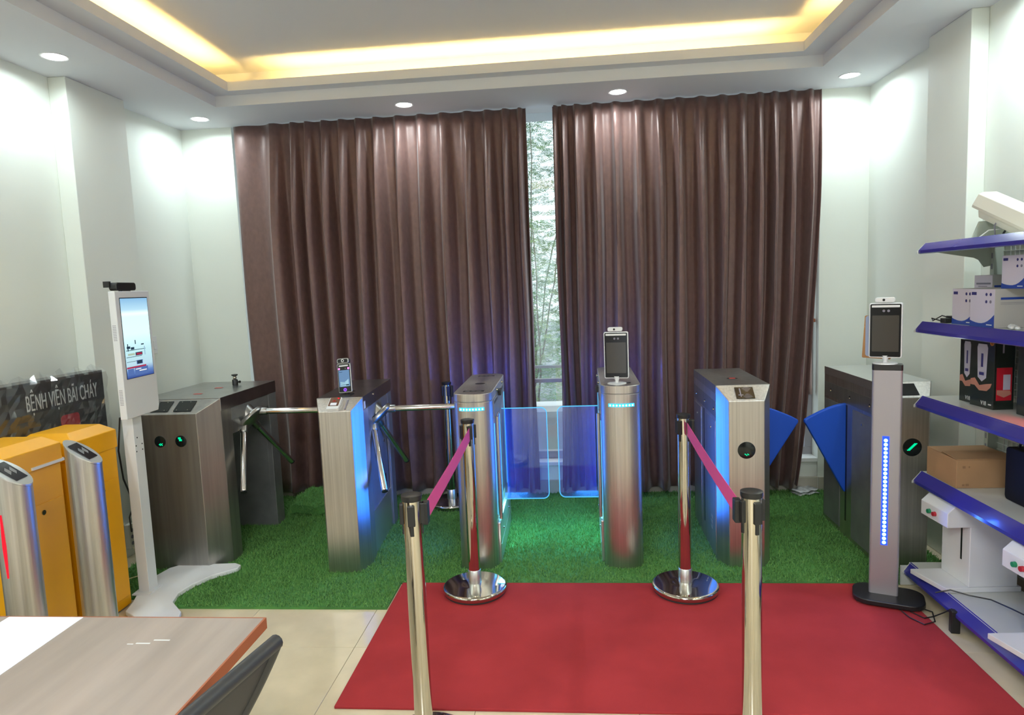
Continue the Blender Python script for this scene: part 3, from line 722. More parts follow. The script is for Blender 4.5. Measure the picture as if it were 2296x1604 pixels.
disc_front(fl2, .010, .648, .0465, spots=[(-.018+.0055*(i+j), -.014+.0055*i) for i in range(7) for j in range(-1, 2)])
wing(fl2, -1, wb, .47, .372, .800, .27)
side_details(fl2, -1, 'steel_side', 'steel_dark')
# ================================================================== STANCHIONS
def stanchion(lab, x, y, z0=.0, rz=0, belt_to=None, grp='chrome queue posts with black belt heads'):
    t = thing('queue_post', lab, 'queue post', (x, y, z0), rz, grp)
    obj('base_plate', MB().lathe([(.152, .006), (.160, .009), (.1635, .015), (.1635, .029), (.160, .034), (.155, .0365), (.150, .0372), (.075, .042), (.060, .0435), (.038, .048)], 64), 'chrome', t)
    obj('rubber_ring', MB().lathe([(.155, 0), (.158, .003), (.156, .007)], 48), 'rubber', t)
    obj('collar', MB().lathe([(.0335, .046), (.0335, .115), (.031, .118)], 40), 'steel_light', t)
    obj('post', MB().lathe([(.0305, .045), (.0305, .882)], 48), 'chrome', t)
    obj('cap', MB().lathe([(.0325, .878), (.034, .884), (.034, .896), (.028, .898), (.012, .897)], 40), 'black_plastic', t)
    for k in range(4):
        a = k*90+8
        M = rot('Z', a)
        c = obj('belt_clip', MB().box(.027, .040, -.012, .012, .800, .868, M=M).box(.0275, .034, -.006, .006, .765, .800, M=M), 'black_plastic', t, bevel=.002)
    return t
FLp = (-.534, 2.058); FRp = (.542, 2.053); MLp = (-.530, 3.227); MRp = (.532, 3.241)
s1 = stanchion('chrome queue post in the front left, its pink belt running backwards', *FLp, z0=.0, rz=0)
s2 = stanchion('chrome queue post in the front right, cut by the lower edge', *FRp, z0=.0, rz=8)
s3 = stanchion('chrome queue post on the carpet in front of the left swing gate column', *MLp, z0=.011, rz=15)
s4 = stanchion('chrome queue post on the carpet left of the flap barrier', *MRp, z0=.011, rz=40)
s5 = stanchion('chrome queue post against the curtain behind the middle turnstile arm', -.893, 4.598, z0=.0105, rz=20)
def belt(par, p0, p1):
    o = Vector(par.location); R = Matrix.Rotation(-par.rotation_euler.z, 3, 'Z')
    a = R @ (Vector(p0)-o); c = R @ (Vector(p1)-o); h = .032; vs = []; n = 10
    d = Vector((0, 0, h))
    for i in range(n+1):
        q = a.lerp(c, i/n)-Vector((0, 0, .006*math.sin(PI*i/n))); vs += [tuple(q-d), tuple(q+d)]
    fs = [(2*i, 2*i+1, 2*i+3, 2*i+2) for i in range(n)]
    b = obj('belt', MB().add(vs, fs), 'belt', par, label='pink retractable belt'); b.modifiers.new('t', 'SOLIDIFY').thickness = .0014
    return b
belt(s3, (-.516, 3.196, .838), (-.492, 2.085, .830))
belt(s4, (.546, 3.208, .838), (.508, 2.085, .830))
for s_, dx in ((s1, 1), (s2, -1)):
    R = rot('Z', -math.degrees(s_.rotation_euler.z))
    xa, xb = sorted((dx*.030, dx*.052)); obj('belt_head', MB().box(xa, xb, -.006, .030, .795, .868, M=R), 'black_plastic', s_, bevel=.003)
# cassettes on mid posts
obj('belt_head', MB().box(.030, .052, -.016, .016, .790, .868, M=rot('Z', -40)), 'black_plastic', s4, bevel=.003)
obj('belt_head', MB().box(.028, .046, -.014, .014, .790, .868, M=rot('Z', -20)), 'black_plastic', s5, bevel=.003)
# ================================================================== WHITE SCREEN KIOSK (left)
kz = .0
ks = thing('screen_kiosk', 'white advertising kiosk with tall lit screen beside the yellow cabinets', 'kiosk', (-2.24, 3.195, 0), 94)
W2, Z0, Z1 = .147, .977, 1.612
F = rot('X', 90)
poly = [(-W2, Z0), (W2-.012, Z0), (W2, Z0+.03), (W2, Z1), (-W2, Z1)]
obj('display_case', MB().prism(poly, -.03, .004, 'y'), 'white_metal', ks, bevel=.003)
sw0, sw1, sz0, sz1 = -W2+.030, W2-.024, Z0+.31*.635, Z1-.032
sc = obj('screen', MB().box(sw0, sw1, -.0315, -.0300, sz0, sz1), 'black_gloss', ks)
yq = -.0318
def q(x0, x1, z0, z1, m, k=0, nm='screen_picture'):
    X0 = sw0+(sw1-sw0)*x0; X1 = sw0+(sw1-sw0)*x1; A = sz0+(sz1-sz0)*z0; B_ = sz0+(sz1-sz0)*z1
    return MB().box(X0, X1, yq-.0004*(k+1), yq-.0004*k, A, B_)
grad = bpy.data.materials.new('scr_gradient'); grad.use_nodes = True; nt = grad.node_tree; nt.nodes.clear()
tc = nt.nodes.new('ShaderNodeTexCoord'); sp = nt.nodes.new('ShaderNodeSeparateXYZ'); mr = nt.nodes.new('ShaderNodeMapRange'); cr = nt.nodes.new('ShaderNodeValToRGB'); em = nt.nodes.new('ShaderNodeEmission'); ou = nt.nodes.new('ShaderNodeOutputMaterial')
mr.inputs[1].default_value = sz0; mr.inputs[2].default_value = sz1
nt.links.new(tc.outputs['Object'], sp.inputs[0]); nt.links.new(sp.outputs['Z'], mr.inputs[0]); nt.links.new(mr.outputs[0], cr.inputs[0]); nt.links.new(cr.outputs[0], em.inputs[0]); nt.links.new(em.outputs[0], ou.inputs[0]); em.inputs[1].default_value = 1.15
el = cr.color_ramp.elements; el[0].position = 0; el[0].color = (.03, .06, .25, 1); el[1].position = 1; el[1].color = (.22, .45, .70, 1)
for p, c in ((.08, (.12, .22, .50)), (.16, (.45, .65, .75)), (.35, (.50, .78, .82)), (.55, (.72, .97, .97)), (.76, (.70, .95, .98)), (.80, (.85, 1, 1)), (.85, (.45, .70, .85))):
    e = el.new(p); e.color = (*c, 1)
MT['scr_gradient'] = grad
obj('screen_picture', q(.01, .985, .005, .99, 0), 'scr_gradient', sc)
for a in ((.05, .75, .345, .352, 'scr_d', 1), (.08, .20, .37, .40, 'scr_d', 2), (.10, .13, .34, .43, 'scr_d', 3), (.22, .34, .355, .385, 'scr_d', 2), (.04, .60, .262, .268, 'scr_d', 1), (.37, .62, .275, .315, 'scr_d', 2), (.40, .60, .283, .305, 'scr_red', 3), (.10, .34, .285, .31, 'scr_y', 2),
          (.04, .62, .205, .210, 'scr_d', 1), (.38, .60, .165, .215, 'scr_blue', 2), (.40, .58, .17, .21, 'scr_d', 3), (.02, .72, .125, .145, 'scr_red', 2), (.32, .52, .10, .112, 'scr_w', 3), (.45, .72, .075, .088, 'scr_w', 3), (.05, .25, .05, .12, 'scr_blue', 2), (.30, .78, .03, .125, 'scr_blue', 1), (.38, .41, .42, .47, 'scr_d', 2), (.60, .70, .40, .415, 'scr_d', 2), (.70, .73, .27, .38, 'scr_a', 2)):
    obj('screen_picture', q(*a[:4], None, a[5]), a[4], sc)
for zc in (1.37, 1.05):
    b = MB()
    for i in range(3):
        for k in range(10): b.box(-W2-.0008, -W2+.0002, -.019+i*.006, -.016+i*.006, zc+k*.008, zc+k*.008+.004)
    obj('speaker_holes', b, 'print_grey', ks)
wc = obj('camera_bar', MB().prism(rrect(.165, .040, .014), -.028, .012, M=T(-.015, 0, Z1+.024) @ rot('X', 90)), 'black_plastic', ks, bevel=.003)
obj('camera_clip', MB().box(-.05, .02, -.01, .01, Z1, Z1+.01).box(-.105, -.09, .02, .05, Z1+.02, Z1+.05), 'black_plastic', wc)
ps = obj('pole', MB().box(-.045, .035, .008, .064, .036, 1.15), ['white_metal'], ks, bevel=.002)
b = MB()
for z_, x_ in ((.86, -.02), (.82, -.035), (.82, .018), (.79, -.035), (.79, .018)): b.disc(.004, 0, .001, T(x_, .008, z_) @ rot('X', 90), n=10)
obj('mount_holes', b, 'black_plastic', ps)
obj('foot_plate', MB().box(-.075, .045, -.01, .085, .034, .042), 'white_metal', ks, bevel=.001)
KB = [(-2.33, 3.46), (-2.29, 3.50), (-1.97, 3.525), (-1.925, 3.50), (-1.92, 3.455), (-2.02, 3.36), (-2.068, 3.25), (-2.085, 3.15), (-2.055, 3.05), (-1.95, 2.95), (-1.925, 2.89), (-1.96, 2.85), (-2.10, 2.86), (-2.24, 2.95), (-2.27, 3.05), (-2.31, 3.15), (-2.36, 3.28)]
Minv = (T(-2.24, 3.195, 0) @ rot('Z', 94)).inverted()
obj('floor_base', MB().prism(KB, .012, .036, M=Minv), 'white_metal', ks, bevel=.004)
# cable and outlet
o = obj('power_cable', MB().tube([(-2.275, 3.10, .98), (-2.33, 3.14, .80), (-2.40, 3.25, .62), (-2.50, 3.45, .42), (-2.66, 3.62, .28), (-2.715, 3.70, .16)], .0045, 8), 'black_plastic')
tag(o, 'black power cable hanging from the kiosk screen down to the outlet', 'cable')
so = thing('power_socket', 'white plastic extension socket low on the left pilaster', 'socket', (-2.745, 3.70, .06), 90)
obj('block', MB().box(-.025, .025, -.032, -.001, 0, .15), 'cream_metal', so, bevel=.004)
for z in (.03, .07, .11): obj('outlet_hole', MB().disc(.012, 0, .001, T(0, -.032, z) @ rot('X', 90), n=16), 'print_grey', so)
o = obj('thin_wire', MB().tube([(-2.70, 3.68, .07), (-2.60, 3.60, .03), (-2.50, 3.45, .022), (-2.47, 3.38, .022), (-2.52, 3.32, .022), (-2.60, 3.34, .022)], .003, 6), 'cream_wire')
tag(o, 'thin cream wire lying loose on the grass by the kiosk', 'wire')
sw = thing('wall_switch', 'small white light switch on the left wall behind the kiosk', 'switch', (XL, 4.28, 1.20), 90)
obj('plate', MB().box(-.035, .035, -.012, 0, 0, .12), 'white_plastic', sw, bevel=.003); obj('rocker', MB().box(-.012, .012, -.018, -.012, .03, .09), 'white_plastic', sw, bevel=.002)
# ================================================================== SILVER COLUMN KIOSK (right)
kc = thing('terminal_column', 'silver floor column with a vertical blue LED strip on an oval black base', 'column stand', (1.445, 3.165, .011), -22)
obj('floor_base', MB().prism(rrect(.30, .20, .07, 8, .02, -.02), .006, .030), 'black_plastic', kc, bevel=.004)
for x, y in ((-.10, -.09), (.13, -.09), (-.10, .05), (.13, .05)): obj('foot', MB().disc(.015, 0, .008, T(x, y, -.001), n=16), 'chrome', kc)
obj('pole', MB().prism(rrect(.122, .066, .010), .030, 1.098), 'silver_column', kc, bevel=0)
obj('cap', MB().prism(rrect(.124, .068, .010), 1.098, 1.124), 'black_plastic', kc, bevel=.001)
obj('light_strip', MB().box(-.016, .012, -.0345, -.0328, .272, .792), 'led_blue', kc)
for k in range(26):
    z = .285+.0195*k; obj('led', MB().lathe([(.0085, 0), (.005, .004)], 8, 0, T(-.002, -.0345, z) @ rot('X', 90)), 'led_core', kc)
light('AREA', 'strip_glow', (-.002, -.05, .53), (.03, .13, 1), 1.6, .03, (math.radians(-90), 0, 0), kc, sy=.52)
kt = terminal('face_terminal', 'silver terminal on the silver column, loose film at its left edge', (1.433, 3.165, 1.136), -29, .134, .252, .030, body='white_plastic', neck=.028)
pp = obj('rear_plate', MB().prism(rrect(.12, .20, .006), 0, .003, M=T(-.035, .055, .118) @ rot('Y', 3) @ rot('X', 90)), 'bronze', kt, bevel=0)
obj('loose_film', MB().prism(rrect(.06, .19, .012), 0, .001, M=T(-.055, .040, .125) @ rot('X', 90)), 'film', kt)
# ================================================================== YELLOW CABINETS
def cabinet(lab, x, y, w, L, z, bev=.06, strip=False):
    """front face on +x at x ; centre y ; depth w towards -x ; length L"""
    t = thing('barrier_cabinet', lab, 'barrier cabinet', (x, y, 0), 0, None)
    obj('body', MB().box(-w, 0, -L/2, L/2, .01, z-.11), 'yellow', t, bevel=.004)
    h = L/2+.006
    vs = [(-w-.006, -h, z-.125), (.006, -h, z-.125), (.006, h, z-.125), (-w-.006, h, z-.125), (-w-.006, -h, z-.035), (.006, -h, z-.035), (.006, h, z-.035), (-w-.006, h, z-.035),
          (-w+.03, -h+.055, z), (-.055, -h+.055, z), (-.055, h-.03, z), (-w+.03, h-.03, z)]
    obj('lid', MB().add(vs, [(3, 2, 1, 0), (0, 1, 5, 4), (1, 2, 6, 5), (2, 3, 7, 6), (3, 0, 4, 7), (4, 5, 9, 8), (5, 6, 10, 9), (6, 7, 11, 10), (7, 4, 8, 11), (8, 9, 10, 11)]), 'yellow', t, bevel=.003)
    dr = obj('door', MB().box(0, .004, -L/2+.02, L/2-.012, .06, z-.275), 'yellow', t, bevel=.002)
    obj('lock', MB().disc(.011, 0, .004, T(.004, .02, z-.315) @ rot('Y', 90), n=18), 'chrome', dr)
    if strip: obj('white_strip', MB().box(.006, .014, -.02, L/2+.016, z-.118, z-.106).box(-.02, .014, L/2+.008, L/2+.018, z-.118, z-.106), 'cream_metal', t)
    return t
cabinet('yellow barrier cabinet nearest the kiosk, its door split by a thin seam', -2.305, 2.945, .27, .29, .958)
cabinet('yellow barrier cabinet at the left edge with a thin white strip across it', -2.315, 2.588, .27, .30, .975, strip=True)
def bollard(lab, x, y, z, r=.060, lean=1):
    t = thing('reader_bollard', lab, 'bollard', (x, y, 0), 102, None)
    n = 32; vs = []; fs = []
    for k in range(2):
        for i in range(n):
            a = 2*PI*i/n; px, py = r*math.cos(a), r*1.08*math.sin(a)
            zz = 0 if k == 0 else z+py*.78
            vs.append((px, py, zz))
    fs = [(i, (i+1) % n, n+(i+1) % n, n+i) for i in range(n)]
    b = MB().add(vs, fs, 0, True); b.add(vs[:n], [tuple(range(n))[::-1]]); obj('column', b, 'steel', t)
    tv = [(p[0]*1.03, p[1]*1.03, p[2]+.001) for p in vs[n:]]; tu = [(p[0]*1.03, p[1]*1.03, p[2]+.007) for p in vs[n:]]
    b = MB().add(tv+tu, [tuple(range(n))[::-1], tuple(range(n, 2*n))]+[(i, (i+1) % n, n+(i+1) % n, n+i) for i in range(n)]); obj('top_plate', b, 'steel_light', t)
    ang = math.degrees(math.atan(.78)); M = T(0, 0, z+.0075) @ rot('X', ang)
    p = obj('reader_pad', MB().prism(rrect(.068, .098, .002), 0, .002, M=M), 'black_gloss', t)
    obj('wave_print', MB().add([(-.022, -.018, .0026), (0, -.004, .0026), (-.004, .022, .0026), (-.022, .010, .0026)], [(0, 1, 2, 3)], M=M).add([(.022, .020, .0026), (.002, .006, .0026), (.006, -.022, .0026), (.022, -.010, .0026)], [(0, 1, 2, 3)], M=M), 'steel_side', p)
    return t
bollard('slant-topped steel reader bollard in front of the yellow cabinet nearest the kiosk', -2.035, 2.53, .940)
b2 = bollard('slant-topped steel reader bollard lit red, at the left edge', -2.09, 2.23, .940)
obj('light_strip', MB().tube([(-.0570, .014, .56), (-.0570, .014, .68), (-.0570, .014, .80)], [.004, .0075, .004], 12), 'led_red', b2)
# wrapped display board behind the cabinets
bn = thing('display_board', 'black board wrapped in clear plastic, white hospital name, behind the yellow cabinets', 'sign', (-2.64, 3.02, 0), 90)
obj('case', MB().box(-.85, .473, 0, .10, .02, 1.185), 'banner', bn, bevel=.004)
text('lettering', 'BỆNH VIỆN BÃI CHÁY', .112, 'print_white', bn, T(.172, -.0015, 1.078) @ rot('X', 90), sx=.44)
obj('red_mark', MB().prism(rrect(.13, .09, .02), 0, .001, M=T(.20, -.001, .94) @ rot('X', 90)), 'btn_red', bn)
vs = []; fs = []; nx, nz_ = 40, 14; rnd = random.Random(4)
for j in range(nz_+1):
    for i in range(nx+1):
        x_ = -.86+1.345*i/nx; z_ = .72+.49*j/nz_
        vs.append((x_+rnd.uniform(-.008, .008), -.010-rnd.uniform(0, .012)+(.03 if j == nz_ else 0), z_+(.012*math.sin(i*1.7)+rnd.uniform(-.006, .012) if j == nz_ else 0)))
for j in range(nz_):
    for i in range(nx): a = j*(nx+1)+i; fs.append((a, a+1, a+nx+2, a+nx+1))
obj('plastic_wrap', MB().add(vs, fs, 0, False), 'plastic_wrap', bn)
# ================================================================== TABLE + CHAIR
tb = thing('table', 'grey wood-grain table with a white strip and rust edge in the lower left', 'table', (-1.35, .95, 0))
obj('table_top', MB().box(-1.0, .557, -.75, .580, .722, .7475), 'wood', tb, bevel=0)
obj('edge_band', MB().box(.557, .562, -.75, .583, .720, .748), 'wood_edge', tb)
obj('rear_edge_band', MB().box(-1.0, .557, .580, .583, .720, .748), 'wood_edge', tb)
obj('white_inlay', MB().prism([(-.135, .579), (.072, .579), (.092, -.75), (-.115, -.75)], .7475, .7482), 'paper_white', tb)
for x_ in (-.95, .44):
    for y_ in (-.70, .40): obj('leg', MB().box(x_, x_+.05, y_, y_+.05, 0, .72), 'wood_dark', tb, bevel=.002)
obj('apron', MB().box(.46, .475, -.66, .41, .60, .72), 'wood_dark', tb)
obj('scratches', MB().box(.30, .335, .455, .459, .7475, .7479).box(.335, .375, .470, .474, .7475, .7479).box(.28, .295, .452, .455, .7475, .7479), 'print_white', tb)
ch = thing('office_chair', 'black mesh office chair back beside the table', 'chair', (-.82, 1.04, 0))
def backpt(u, v):
    """u 0..1 along width (y), v 0..1 from top to bottom"""
    y = -.30+.46*u; x = .135+.085*u-.17*v-.06*v*v; z = .872-.36*v
    return (x, y, z)
vs = []; fs = []; n1, n2 = 12, 10
for j in range(n2+1):
    for i in range(n1+1): vs.append(backpt(i/n1, j/n2))
for j in range(n2):
    for i in range(n1): a = j*(n1+1)+i; fs.append((a, a+1, a+n1+2, a+n1+1))
o = obj('backrest', MB().add(vs, fs, 0, True), 'mesh_black', ch); o.modifiers.new('t', 'SOLIDIFY').thickness = .004
obj('top_rail', MB().tube([backpt(i/12, 0) for i in range(13)], .015, 12), 'frame_black', ch)
for u in (0, 1): obj('side_rail', MB().tube([backpt(u, j/10) for j in range(11)], .013, 12), 'frame_black', ch)
obj('bottom_rail', MB().tube([backpt(i/12, 1) for i in range(13)], .013, 12), 'frame_black', ch)
obj('seat', MB().prism(rrect(.46, .46, .08, 6), .44, .50, M=T(-.28, 0, 0)), 'mesh_black', ch, bevel=.015)
obj('back_stem', MB().tube([(-.18, 0, .515), (-.12, 0, .45), (-.28, 0, .42)], .018, 10), 'frame_black', ch)
obj('gas_column', MB().tube([(-.28, 0, .07), (-.28, 0, .44)], .025, 14), 'frame_black', ch)
for k in range(5):
    a = math.radians(72*k+20); o = obj('leg', MB().tube([(-.28, 0, .09), (-.28+.27*math.cos(a), .27*math.sin(a), .06)], [.022, .014], 10), 'frame_black', ch)
    obj('caster', MB().tube([(-.28+.27*math.cos(a)-.012, .27*math.sin(a), .027), (-.28+.27*math.cos(a)+.012, .27*math.sin(a), .027)], .027, 14), 'black_plastic', o)
# ================================================================== GONDOLA SHELVING
sh = thing('gondola_shelf', 'white gondola shelving with blue front rails along the right wall', 'shelving', (0, 0, 0))
YE, YN, XBK = 3.30, 1.75, 1.955
decks = [(1.651, 1.681, 1.637, 1.661), (1.282, 1.316, 1.633, 1.656), (.922, .959, 1.640, 1.665), (.548, .590, 1.640, 1.670), (.088, .130, 1.606, 1.630)]
for y0_ in (YE-.03, 2.38, YN):
    u = obj('upright', MB().box(XBK, XBK+.07, y0_, y0_+.03, 0, 1.72), 'green_shelf', sh, bevel=.001)
    b = MB()
    for k in range(32): b.box(XBK-.001, XBK, y0_+.010, y0_+.020, .1+.05*k, .125+.05*k)
    obj('notches', b, 'print_grey', u)
bp = obj('back_panel', MB().box(XBK+.045, XBK+.050, YN, YE-.03, .15, 1.70), 'green_shelf', sh)
b = MB()
for k in range(50): b.box(XBK+.040, XBK+.045, YN+.03*k, YN+.03*k+.0025, .15, 1.70)
for k in range(52): b.box(XBK+.040, XBK+.045, YN, YE-.03, .16+.03*k, .1625+.03*k)
obj('wire_grid', b, 'white_shelf', bp, kind='stuff')
for k, (zb_, zt_, xa, xb_) in enumerate(decks):
    d = obj('shelf_board', MB().box(xb_-.004, XBK, YN, YE, zt_-.022, zt_-.002), 'white_shelf', sh, bevel=.0015)
    rl_ = obj('price_rail', MB().prism([(xb_, zt_+.002), (xa-.006, zb_), (xa-.006, zb_-.014), (xa, zb_-.018), (xa+.004, zb_-.014), (xa+.004, zb_), (xb_+.004, zt_-.004)], YN, YE-.01, 'y'), 'rail_blue', sh, label='blue price rail')
    obj('end_clip', MB().prism([(xb_, zt_), (xa-.012, zb_-.006), (xa-.012, zb_-.016), (xb_+.01, zb_-.012)], YE-.010, YE-.004, 'y'), 'white_shelf', rl_)
    for y_ in (YE-.004, 2.385):
        if k < 4:
            obj('bracket', MB().prism([(xa+.012, zt_-.030), (xb_, zt_-.003), (XBK, zt_-.003), (XBK, zt_-.115), (XBK-.03, zt_-.120), (XBK-.055, zt_-.085), (XBK-.075, zt_-.075)], y_-.002, y_+.001, 'y'), 'green_shelf', sh)
obj('end_kick', MB().box(1.588, XBK+.07, YE-.003, YE+.008, .012, .110), 'white_shelf', sh, bevel=.001)
for y_ in (YE-.03, 2.38): obj('foot', MB().box(1.75, XBK+.07, y_, y_+.03, 0, .08), 'print_grey', sh)
# --- boxes
def product_box(lab, x, y0_, y1_, z, h, dep, tip=.0):
    """front face on -x, near side on -y"""
    L_ = y1_-y0_; t = thing('product_box', lab, 'box', (x, (y0_+y1_)/2, z), 0, 'white and blue product boxes on the shelf')
    c = obj('carton', MB().box(0, dep, -L_/2, L_/2, 0, h), ['box_grey'], t, bevel=.001)
    obj('front_print', MB().box(-.0008, 0, -L_/2+.001, L_/2-.001, .001, h-.001), 'box_white', t)
    # blue swoosh (rises towards the near side)
    pts = [(L_/2, 0), (L_/2, h*.16)]
    for i in range(9):
        s = i/8; pts.append((L_/2-L_*s, h*(.10+(.35 if s < .45 else .80)*(s-.45)**2)))
    pts.append((-L_/2, 0))
    obj('swoosh_print', MB().prism(pts, -.0014, -.0008, 'x'), 'box_blue', t)
    obj('name_print', MB().box(-.0014, -.0008, L_*.24, L_*.44, h*.84, h*.92), 'print_navy', t)
    for a in (0, 1):
        for b_ in (0, 1):
            obj('round_mark', MB().disc(h*.042, 0, .0006, T(-.0008, -L_*(.17+.17*a), h*(.86-.19*b_)) @ rot('Y', -90), n=16), 'print_navy' if not (a and b_) else 'print_grey', t)
    obj('side_print', MB().box(dep*.10, dep*.50, -L_/2-.0006, -L_/2, h*.72, h*.78), 'box_blue', t)
    obj('side_print', MB().box(dep*.10, dep*.85, -L_/2-.0006, -L_/2, h*.635, h*.645).box(dep*.10, dep*.7, -L_/2-.0006, -L_/2, h*.60, h*.608), 'print_grey', t)
    obj('small_text', MB().box(-.0018, -.0014, -L_*.42, -L_*.20, h*.06, h*.085), 'print_white', t)
    return t
ZD = 1.3145
product_box('white and blue box at the left end of the middle-height row', 1.702, 2.974, 3.130, ZD, .156, .16)
product_box('white and blue box in front, under the tilted upper box', 1.686, 2.806, 2.968, ZD, .156, .22)
product_box('white and blue box standing on top of the lower box row', 1.722, 2.69, 2.828, ZD+.157, .130, .16)
t = product_box('plain grey-white box peeping out behind the white and blue boxes', 1.868, 3.13, 3.262, ZD, .210, .08)
for c in list(t.children):
    if c.name.split('.')[0] in ('swoosh_print', 'name_print', 'round_mark', 'small_text'): bpy.data.objects.remove(c)
obj('text_print', MB().box(-.0014, -.0008, -.055, .05, .168, .176).box(-.0014, -.0008, -.03, .035, .158, .161), 'print_grey', t)
bx = thing('product_box', 'flat box with light blue curve right of the upper white box', 'box', (1.735, 2.60, ZD+.157))
obj('carton', MB().box(0, .15, -.085, .085, 0, .050), 'box_black', bx, bevel=.001)
obj('curve_print', MB().prism([(.085, 0), (.085, .048), (.06, .046), (.02, .034), (-.02, .014), (-.035, 0)], -.0014, -.0004, 'x'), 'box_blue2', bx)
obj('curve_print', MB().prism([(.083, .018), (.083, .046), (.06, .043), (.03, .032), (.02, .022)], -.002, -.0014, 'x'), 'print_white', bx)
bag = thing('parts_bag', 'small clear bag of white parts at the shelf edge before the boxes', 'bag', (1.68, 2.66, ZD))
rnd = random.Random(3)
for k in range(14):
    x_, y_, r_ = rnd.uniform(0, .05), rnd.uniform(-.09, .10), rnd.uniform(.008, .014)
    obj('part_piece', MB().lathe([(r_*.4, 0), (r_, r_*.5), (r_*.8, r_*1.2), (r_*.2, r_*1.5)], 10, 0, T(x_, y_, .001) @ rot('X', rnd.uniform(-20, 20))), 'white_plastic', bag)
gd = thing('cable_clutter', 'tangle of small black cables at the left end of the box shelf', 'cables', (1.69, 3.185, ZD))
obj('plug', MB().box(0, .03, -.02, .02, 0, .022), 'black_plastic', gd, bevel=.003); obj('plug', MB().box(.04, .075, .0, .05, 0, .030), 'black_plastic', gd, bevel=.003)
obj('wire', MB().tube([(.0, .02, .01), (-.02, .05, .02), (0, .08, .006), (.03, .06, .03), (.05, .02, .02)], .003, 6), 'black_plastic', gd)
# --- black dispenser boxes
def black_box(lab, x, y0_, y1_, z, h, dep, marks=True, red=False):
    L_ = y1_-y0_; t = thing('dispenser_box', lab, 'box', (x, (y0_+y1_)/2, z), 4, 'black dispenser boxes on the shelf')
    obj('carton', MB().box(0, dep, -L_/2, L_/2, 0, h), 'box_black', t, bevel=.001)
    w_ = L_*.22
    p = obj('dispenser_print', MB().prism([(-w_*.8, h*.40), (0, h*.345), (w_*.8, h*.40), (w_, h*.80), (w_*.8, h*.845), (-w_*.8, h*.845), (-w_, h*.80)], -.0012, -.0002, 'x'), 'print_lilac', t)
    obj('window_print', MB().box(-.0018, -.0012, -w_*.2, w_*.2, h*.54, h*.72).box(-.0018, -.0012, -w_*.4, w_*.5, h*.43, h*.47), 'print_navy', p)
    obj('hand_print', MB().prism([(L_*.48, h*.36), (L_*.30, h*.38), (L_*.10, h*.29), (-w_*.8, h*.32), (-L_*.42, h*.34), (-L_*.36, h*.28), (-w_, h*.23), (L_*.1, h*.22), (L_*.3, h*.28), (L_*.48, h*.28)], -.0012, -.0002, 'x'), 'skin_print', t)
    obj('label_print', MB().box(-.0012, -.0002, -L_*.35, L_*.30, h*.90, h*.97), 'print_teal', t)
    text('lettering', 'V18', .026, 'print_white', t, T(-.0010, -L_*.10, h*.06) @ rot('Z', -90) @ rot('X', 90), .0004, sx=.8)
    obj('small_text', MB().box(-.0012, -.0002, -L_*.42, -L_*.30, h*.05, h*.065), 'print_white', t)
    if marks: obj('seal_print', MB().lathe([(.012, 0), (.012, .0006), (.009, .0006), (.009, 0)], 20, 0, T(-.0002, -L_*.38, h*.87) @ rot('Y', -90)), 'print_orange', t)
    # printed near side; the red variant paints in the display's glow
    obj('side_picture', MB().box(dep*.12, dep*.88, -L_/2-.0006, -L_/2, h*.12, h*.55), 'btn_red' if red else 'print_navy', t)
    obj('side_dispenser', MB().box(dep*.45, dep*.80, -L_/2-.0012, -L_/2-.0006, h*.26, h*.46), 'print_lilac', t)
    obj('side_hand', MB().prism([(dep*.15, h*.20), (dep*.5, h*.16), (dep*.85, h*.20), (dep*.8, h*.25), (dep*.15, h*.26)], -L_/2-.0012, -L_/2-.0006, 'y'), 'skin_print', t)
    obj('side_tool', MB().box(dep*.38, dep*.46, -L_/2-.0008, -L_/2, h*.74, h*.86).box(dep*.34, dep*.52, -L_/2-.0008, -L_/2, h*.86, h*.88), 'print_grey', t)
    return t
ZD3 = .9575
black_box('black dispenser box at the far end, dulled by clear plastic', 1.772, 3.078, 3.178, ZD3, .325, .14, marks=False)
black_box('black dispenser box with orange seal, next to the red display', 1.760, 2.925, 3.072, ZD3, .325, .085, red=True)
# LED clock
lc = thing('led_display', 'black display with one glowing red digit at the right edge', 'digital display', (1.80, 2.62, ZD3), 0)
obj('case', MB().box(0, .05, -.23, .215, 0, .30), 'box_black', lc, bevel=.003)
def seg7(parent, yc, zc, w_, h_, th, segs):
    P = {'a': ((-w_, h_), (w_, h_)), 'g': ((-w_, 0), (w_, 0)), 'd': ((-w_, -h_), (w_, -h_)), 'f': ((-w_, h_), (-w_, 0)), 'b': ((w_, h_), (w_, 0)), 'e': ((-w_, 0), (-w_, -h_)), 'c': ((w_, 0), (w_, -h_))}
    for k in segs:
        (a, c), (d, e) = P[k]; g = .006
        # +y is left on the picture side, mirror
        y0_, y1_ = sorted((yc-a, yc-d)); z0_, z1_ = sorted((zc+c, zc+e))
        if a == d: obj('led_segment', MB().box(-.0025, 0, y0_-th, y1_+th, z0_+g, z1_-g), 'led_red', parent)
        else: obj('led_segment', MB().box(-.0025, 0, y0_+g, y1_-g, z0_-th, z1_+th), 'led_red', parent)
seg7(lc, .105, .115, .050, .062, .007, 'abcdef'); seg7(lc, -.05, .115, .050, .062, .007, 'abcdef')
light('AREA', 'digit_glow', (-.02, .08, .115), (1, .03, .05), .25, .12, (0, math.radians(90), 0), lc, sy=.15)
